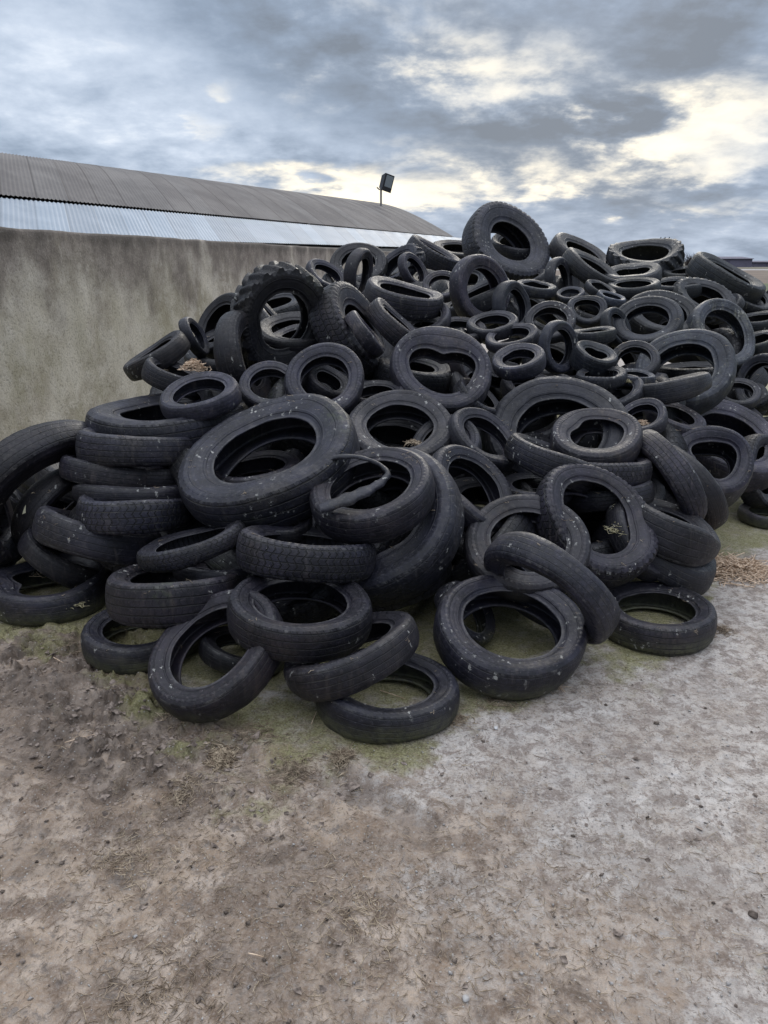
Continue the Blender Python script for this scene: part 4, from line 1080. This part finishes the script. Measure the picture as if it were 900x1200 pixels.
o['label'] = 'ragged strip of sidewall torn loose across the hole'

# ------------------------------------------------------------------ sky and light
def azel(px, py):
    d = ray(px, py).normalized(); return math.atan2(d.x, d.y), math.asin(d.z)
w = bpy.data.worlds.new('World'); sc.world = w; w.use_nodes = True; nt = w.node_tree; nt.nodes.clear(); g = G(nt)
out = g.n('ShaderNodeOutputWorld'); bg = g.n('ShaderNodeBackground'); g.L(bg.outputs[0], out.inputs[0]); bg.inputs[1].default_value = .1
SUN_AZ, SUN_EL = azel(690, 150)[0], R(26)
sky = g.n('ShaderNodeTexSky', sky_type='NISHITA'); sky.sun_disc = False; sky.sun_elevation = SUN_EL; sky.sun_rotation = SUN_AZ
sky.air_density = 1.2; sky.dust_density = 2
d = g.n('ShaderNodeTexCoord').outputs['Generated']; s = g.n('ShaderNodeSeparateXYZ'); g.L(d, s.inputs[0]); X, Y, Z = s.outputs
zc = g.math('ADD', g.math('MAXIMUM', Z, 0), .27)
pl = g.n('ShaderNodeCombineXYZ'); g.put(pl.inputs[0], g.math('DIVIDE', X, zc)); g.put(pl.inputs[1], g.math('DIVIDE', Y, zc)); pl = pl.outputs[0]
nA = g.noise(pl, 1.3, 7, .52, .3); nB = g.noise(g.vmath('ADD', pl, (7, 3, 0)), 3.6, 8, .56, .3); nC = g.noise(g.vmath('ADD', pl, (1, 9, 0)), .45, 4, .5)
nE = g.noise(g.scale(pl, (1, 1, 1)), 9, 6, .6)
az = g.math('ARCTAN2', X, Y); el = g.math('ARCSINE', Z)
azw = g.math('ADD', az, g.math('MULTIPLY', g.math('SUBTRACT', nB, .5), .22)); elw = g.math('ADD', el, g.math('ADD', g.math('MULTIPLY', g.math('SUBTRACT', nA, .5), .16), g.math('MULTIPLY', g.math('SUBTRACT', nE, .5), .035)))
def skyblob(px, py, rx, ry, tilt=0):
    a0, e0 = azel(px, py); sx_, sy_ = rx/F, ry/F
    da = g.math('SUBTRACT', azw, a0); de = g.math('SUBTRACT', elw, e0); ct, st = math.cos(R(tilt)), math.sin(R(tilt))
    u = g.math('DIVIDE', g.math('ADD', g.math('MULTIPLY', da, ct), g.math('MULTIPLY', de, st)), sx_)
    v = g.math('DIVIDE', g.math('SUBTRACT', g.math('MULTIPLY', de, ct), g.math('MULTIPLY', da, st)), sy_)
    q = g.math('ADD', g.math('MULTIPLY', u, u), g.math('MULTIPLY', v, v))
    return g.math('EXPONENT', g.math('MULTIPLY', q, -1))
# cool cloud layer
t_ = g.math('ADD', .50, g.math('MULTIPLY', g.math('SUBTRACT', nA, .5), .8)); t_ = g.math('ADD', t_, g.math('MULTIPLY', g.math('SUBTRACT', nB, .5), .65)); t_ = g.math('ADD', t_, g.math('MULTIPLY', g.math('SUBTRACT', nE, .5), .55))
for px, py, rx, ry, ti_, am in ((60, 90, 130, 60, 0, .18), (230, 110, 120, 50, -20, .12), (120, 10, 200, 30, 0, .05), (480, 115, 230, 45, -14, -.24), (330, 40, 120, 60, -20, -.12), (640, 165, 120, 25, -8, -.22), (840, 50, 130, 45, 8, -.30), (700, 15, 160, 25, 0, -.14), (820, 225, 130, 28, 10, -.22), (450, 200, 130, 14, 0, -.1), (250, 160, 160, 35, 0, .08), (600, 262, 400, 22, 0, .03)):
    t_ = g.math('ADD', t_, g.math('MULTIPLY', skyblob(px, py, rx, ry, ti_), am))
cr = g.n('ShaderNodeValToRGB'); g.L(t_, cr.inputs[0]); e = cr.color_ramp.elements
e[0].position = .12; e[0].color = (.15, .18, .225, 1); e[1].position = .95; e[1].color = (.64, .69, .76, 1)
for p_, c_ in ((.35, (.215, .27, .355, 1)), (.55, (.325, .39, .49, 1)), (.75, (.45, .515, .615, 1))):
    q = e.new(p_); q.color = c_
# bright warm breaks
wm = None
for px, py, rx, ry, ti_, am in ((600, 75, 130, 28, -8, .48), (770, 130, 190, 28, 5, .85), (630, 205, 90, 20, -5, .95), (440, 222, 110, 16, -3, 1.1), (760, 190, 130, 18, 8, .75), (740, 238, 150, 10, 0, .5), (240, 140, 30, 12, -40, .4), (265, 100, 20, 8, 0, .4), (540, 40, 120, 30, 0, .25), (380, 208, 60, 8, 0, .5)):
    q = g.math('MULTIPLY', skyblob(px, py, rx, ry, ti_), am); wm = q if wm is None else g.math('ADD', wm, q)
wm = g.math('ADD', wm, g.math('MULTIPLY', g.math('SUBTRACT', nB, .5), 1.3)); wm = g.math('ADD', wm, g.math('MULTIPLY', g.math('SUBTRACT', nE, .5), .5))
wm = g.map(wm, .12, 1.15)
dark = g.map(t_, .20, .50)
colr = g.mix(g.math('MULTIPLY', wm, dark), cr.outputs[0], (.97, .88, .70))
# overcast overhead, outside the frame, is the main light
hi = g.map(el, .50, 1.0)
colr = g.mix(hi, colr, (1.15, 1.2, 1.3))
back = g.map(Y, .15, -.35)
colr = g.mix(g.math('MULTIPLY', back, g.map(el, .7, .25)), colr, (.17, .20, .25))
lo = g.map(Z, -.02, .0); colr = g.mix(lo, (.16, .15, .14), colr)
cl_ = g.mix(1, colr, (10, 10, 10), 'MULTIPLY'); 
for n_ in nt.nodes:
    if n_.type == 'MIX': n_.clamp_result = False; n_.clamp_factor = True
g.put(bg.inputs[0], g.mix(.012, cl_, sky.outputs[0]))
sun = bpy.data.lights.new('sun', 'SUN'); sun.energy = 1.0; sun.angle = R(25); sun.color = (1, .93, .82)
so = bpy.data.objects.new('sun', sun); col.objects.link(so)
sd = Vector((math.sin(SUN_AZ)*math.cos(SUN_EL), math.cos(SUN_AZ)*math.cos(SUN_EL), math.sin(SUN_EL)))
so.rotation_euler = sd.to_track_quat('Z', 'Y').to_euler()
vs = sc.view_settings; vs.view_transform = 'Standard'; vs.look = 'None'; vs.exposure = .5; vs.gamma = 1
try: vs.use_curve_mapping = False
except Exception: pass
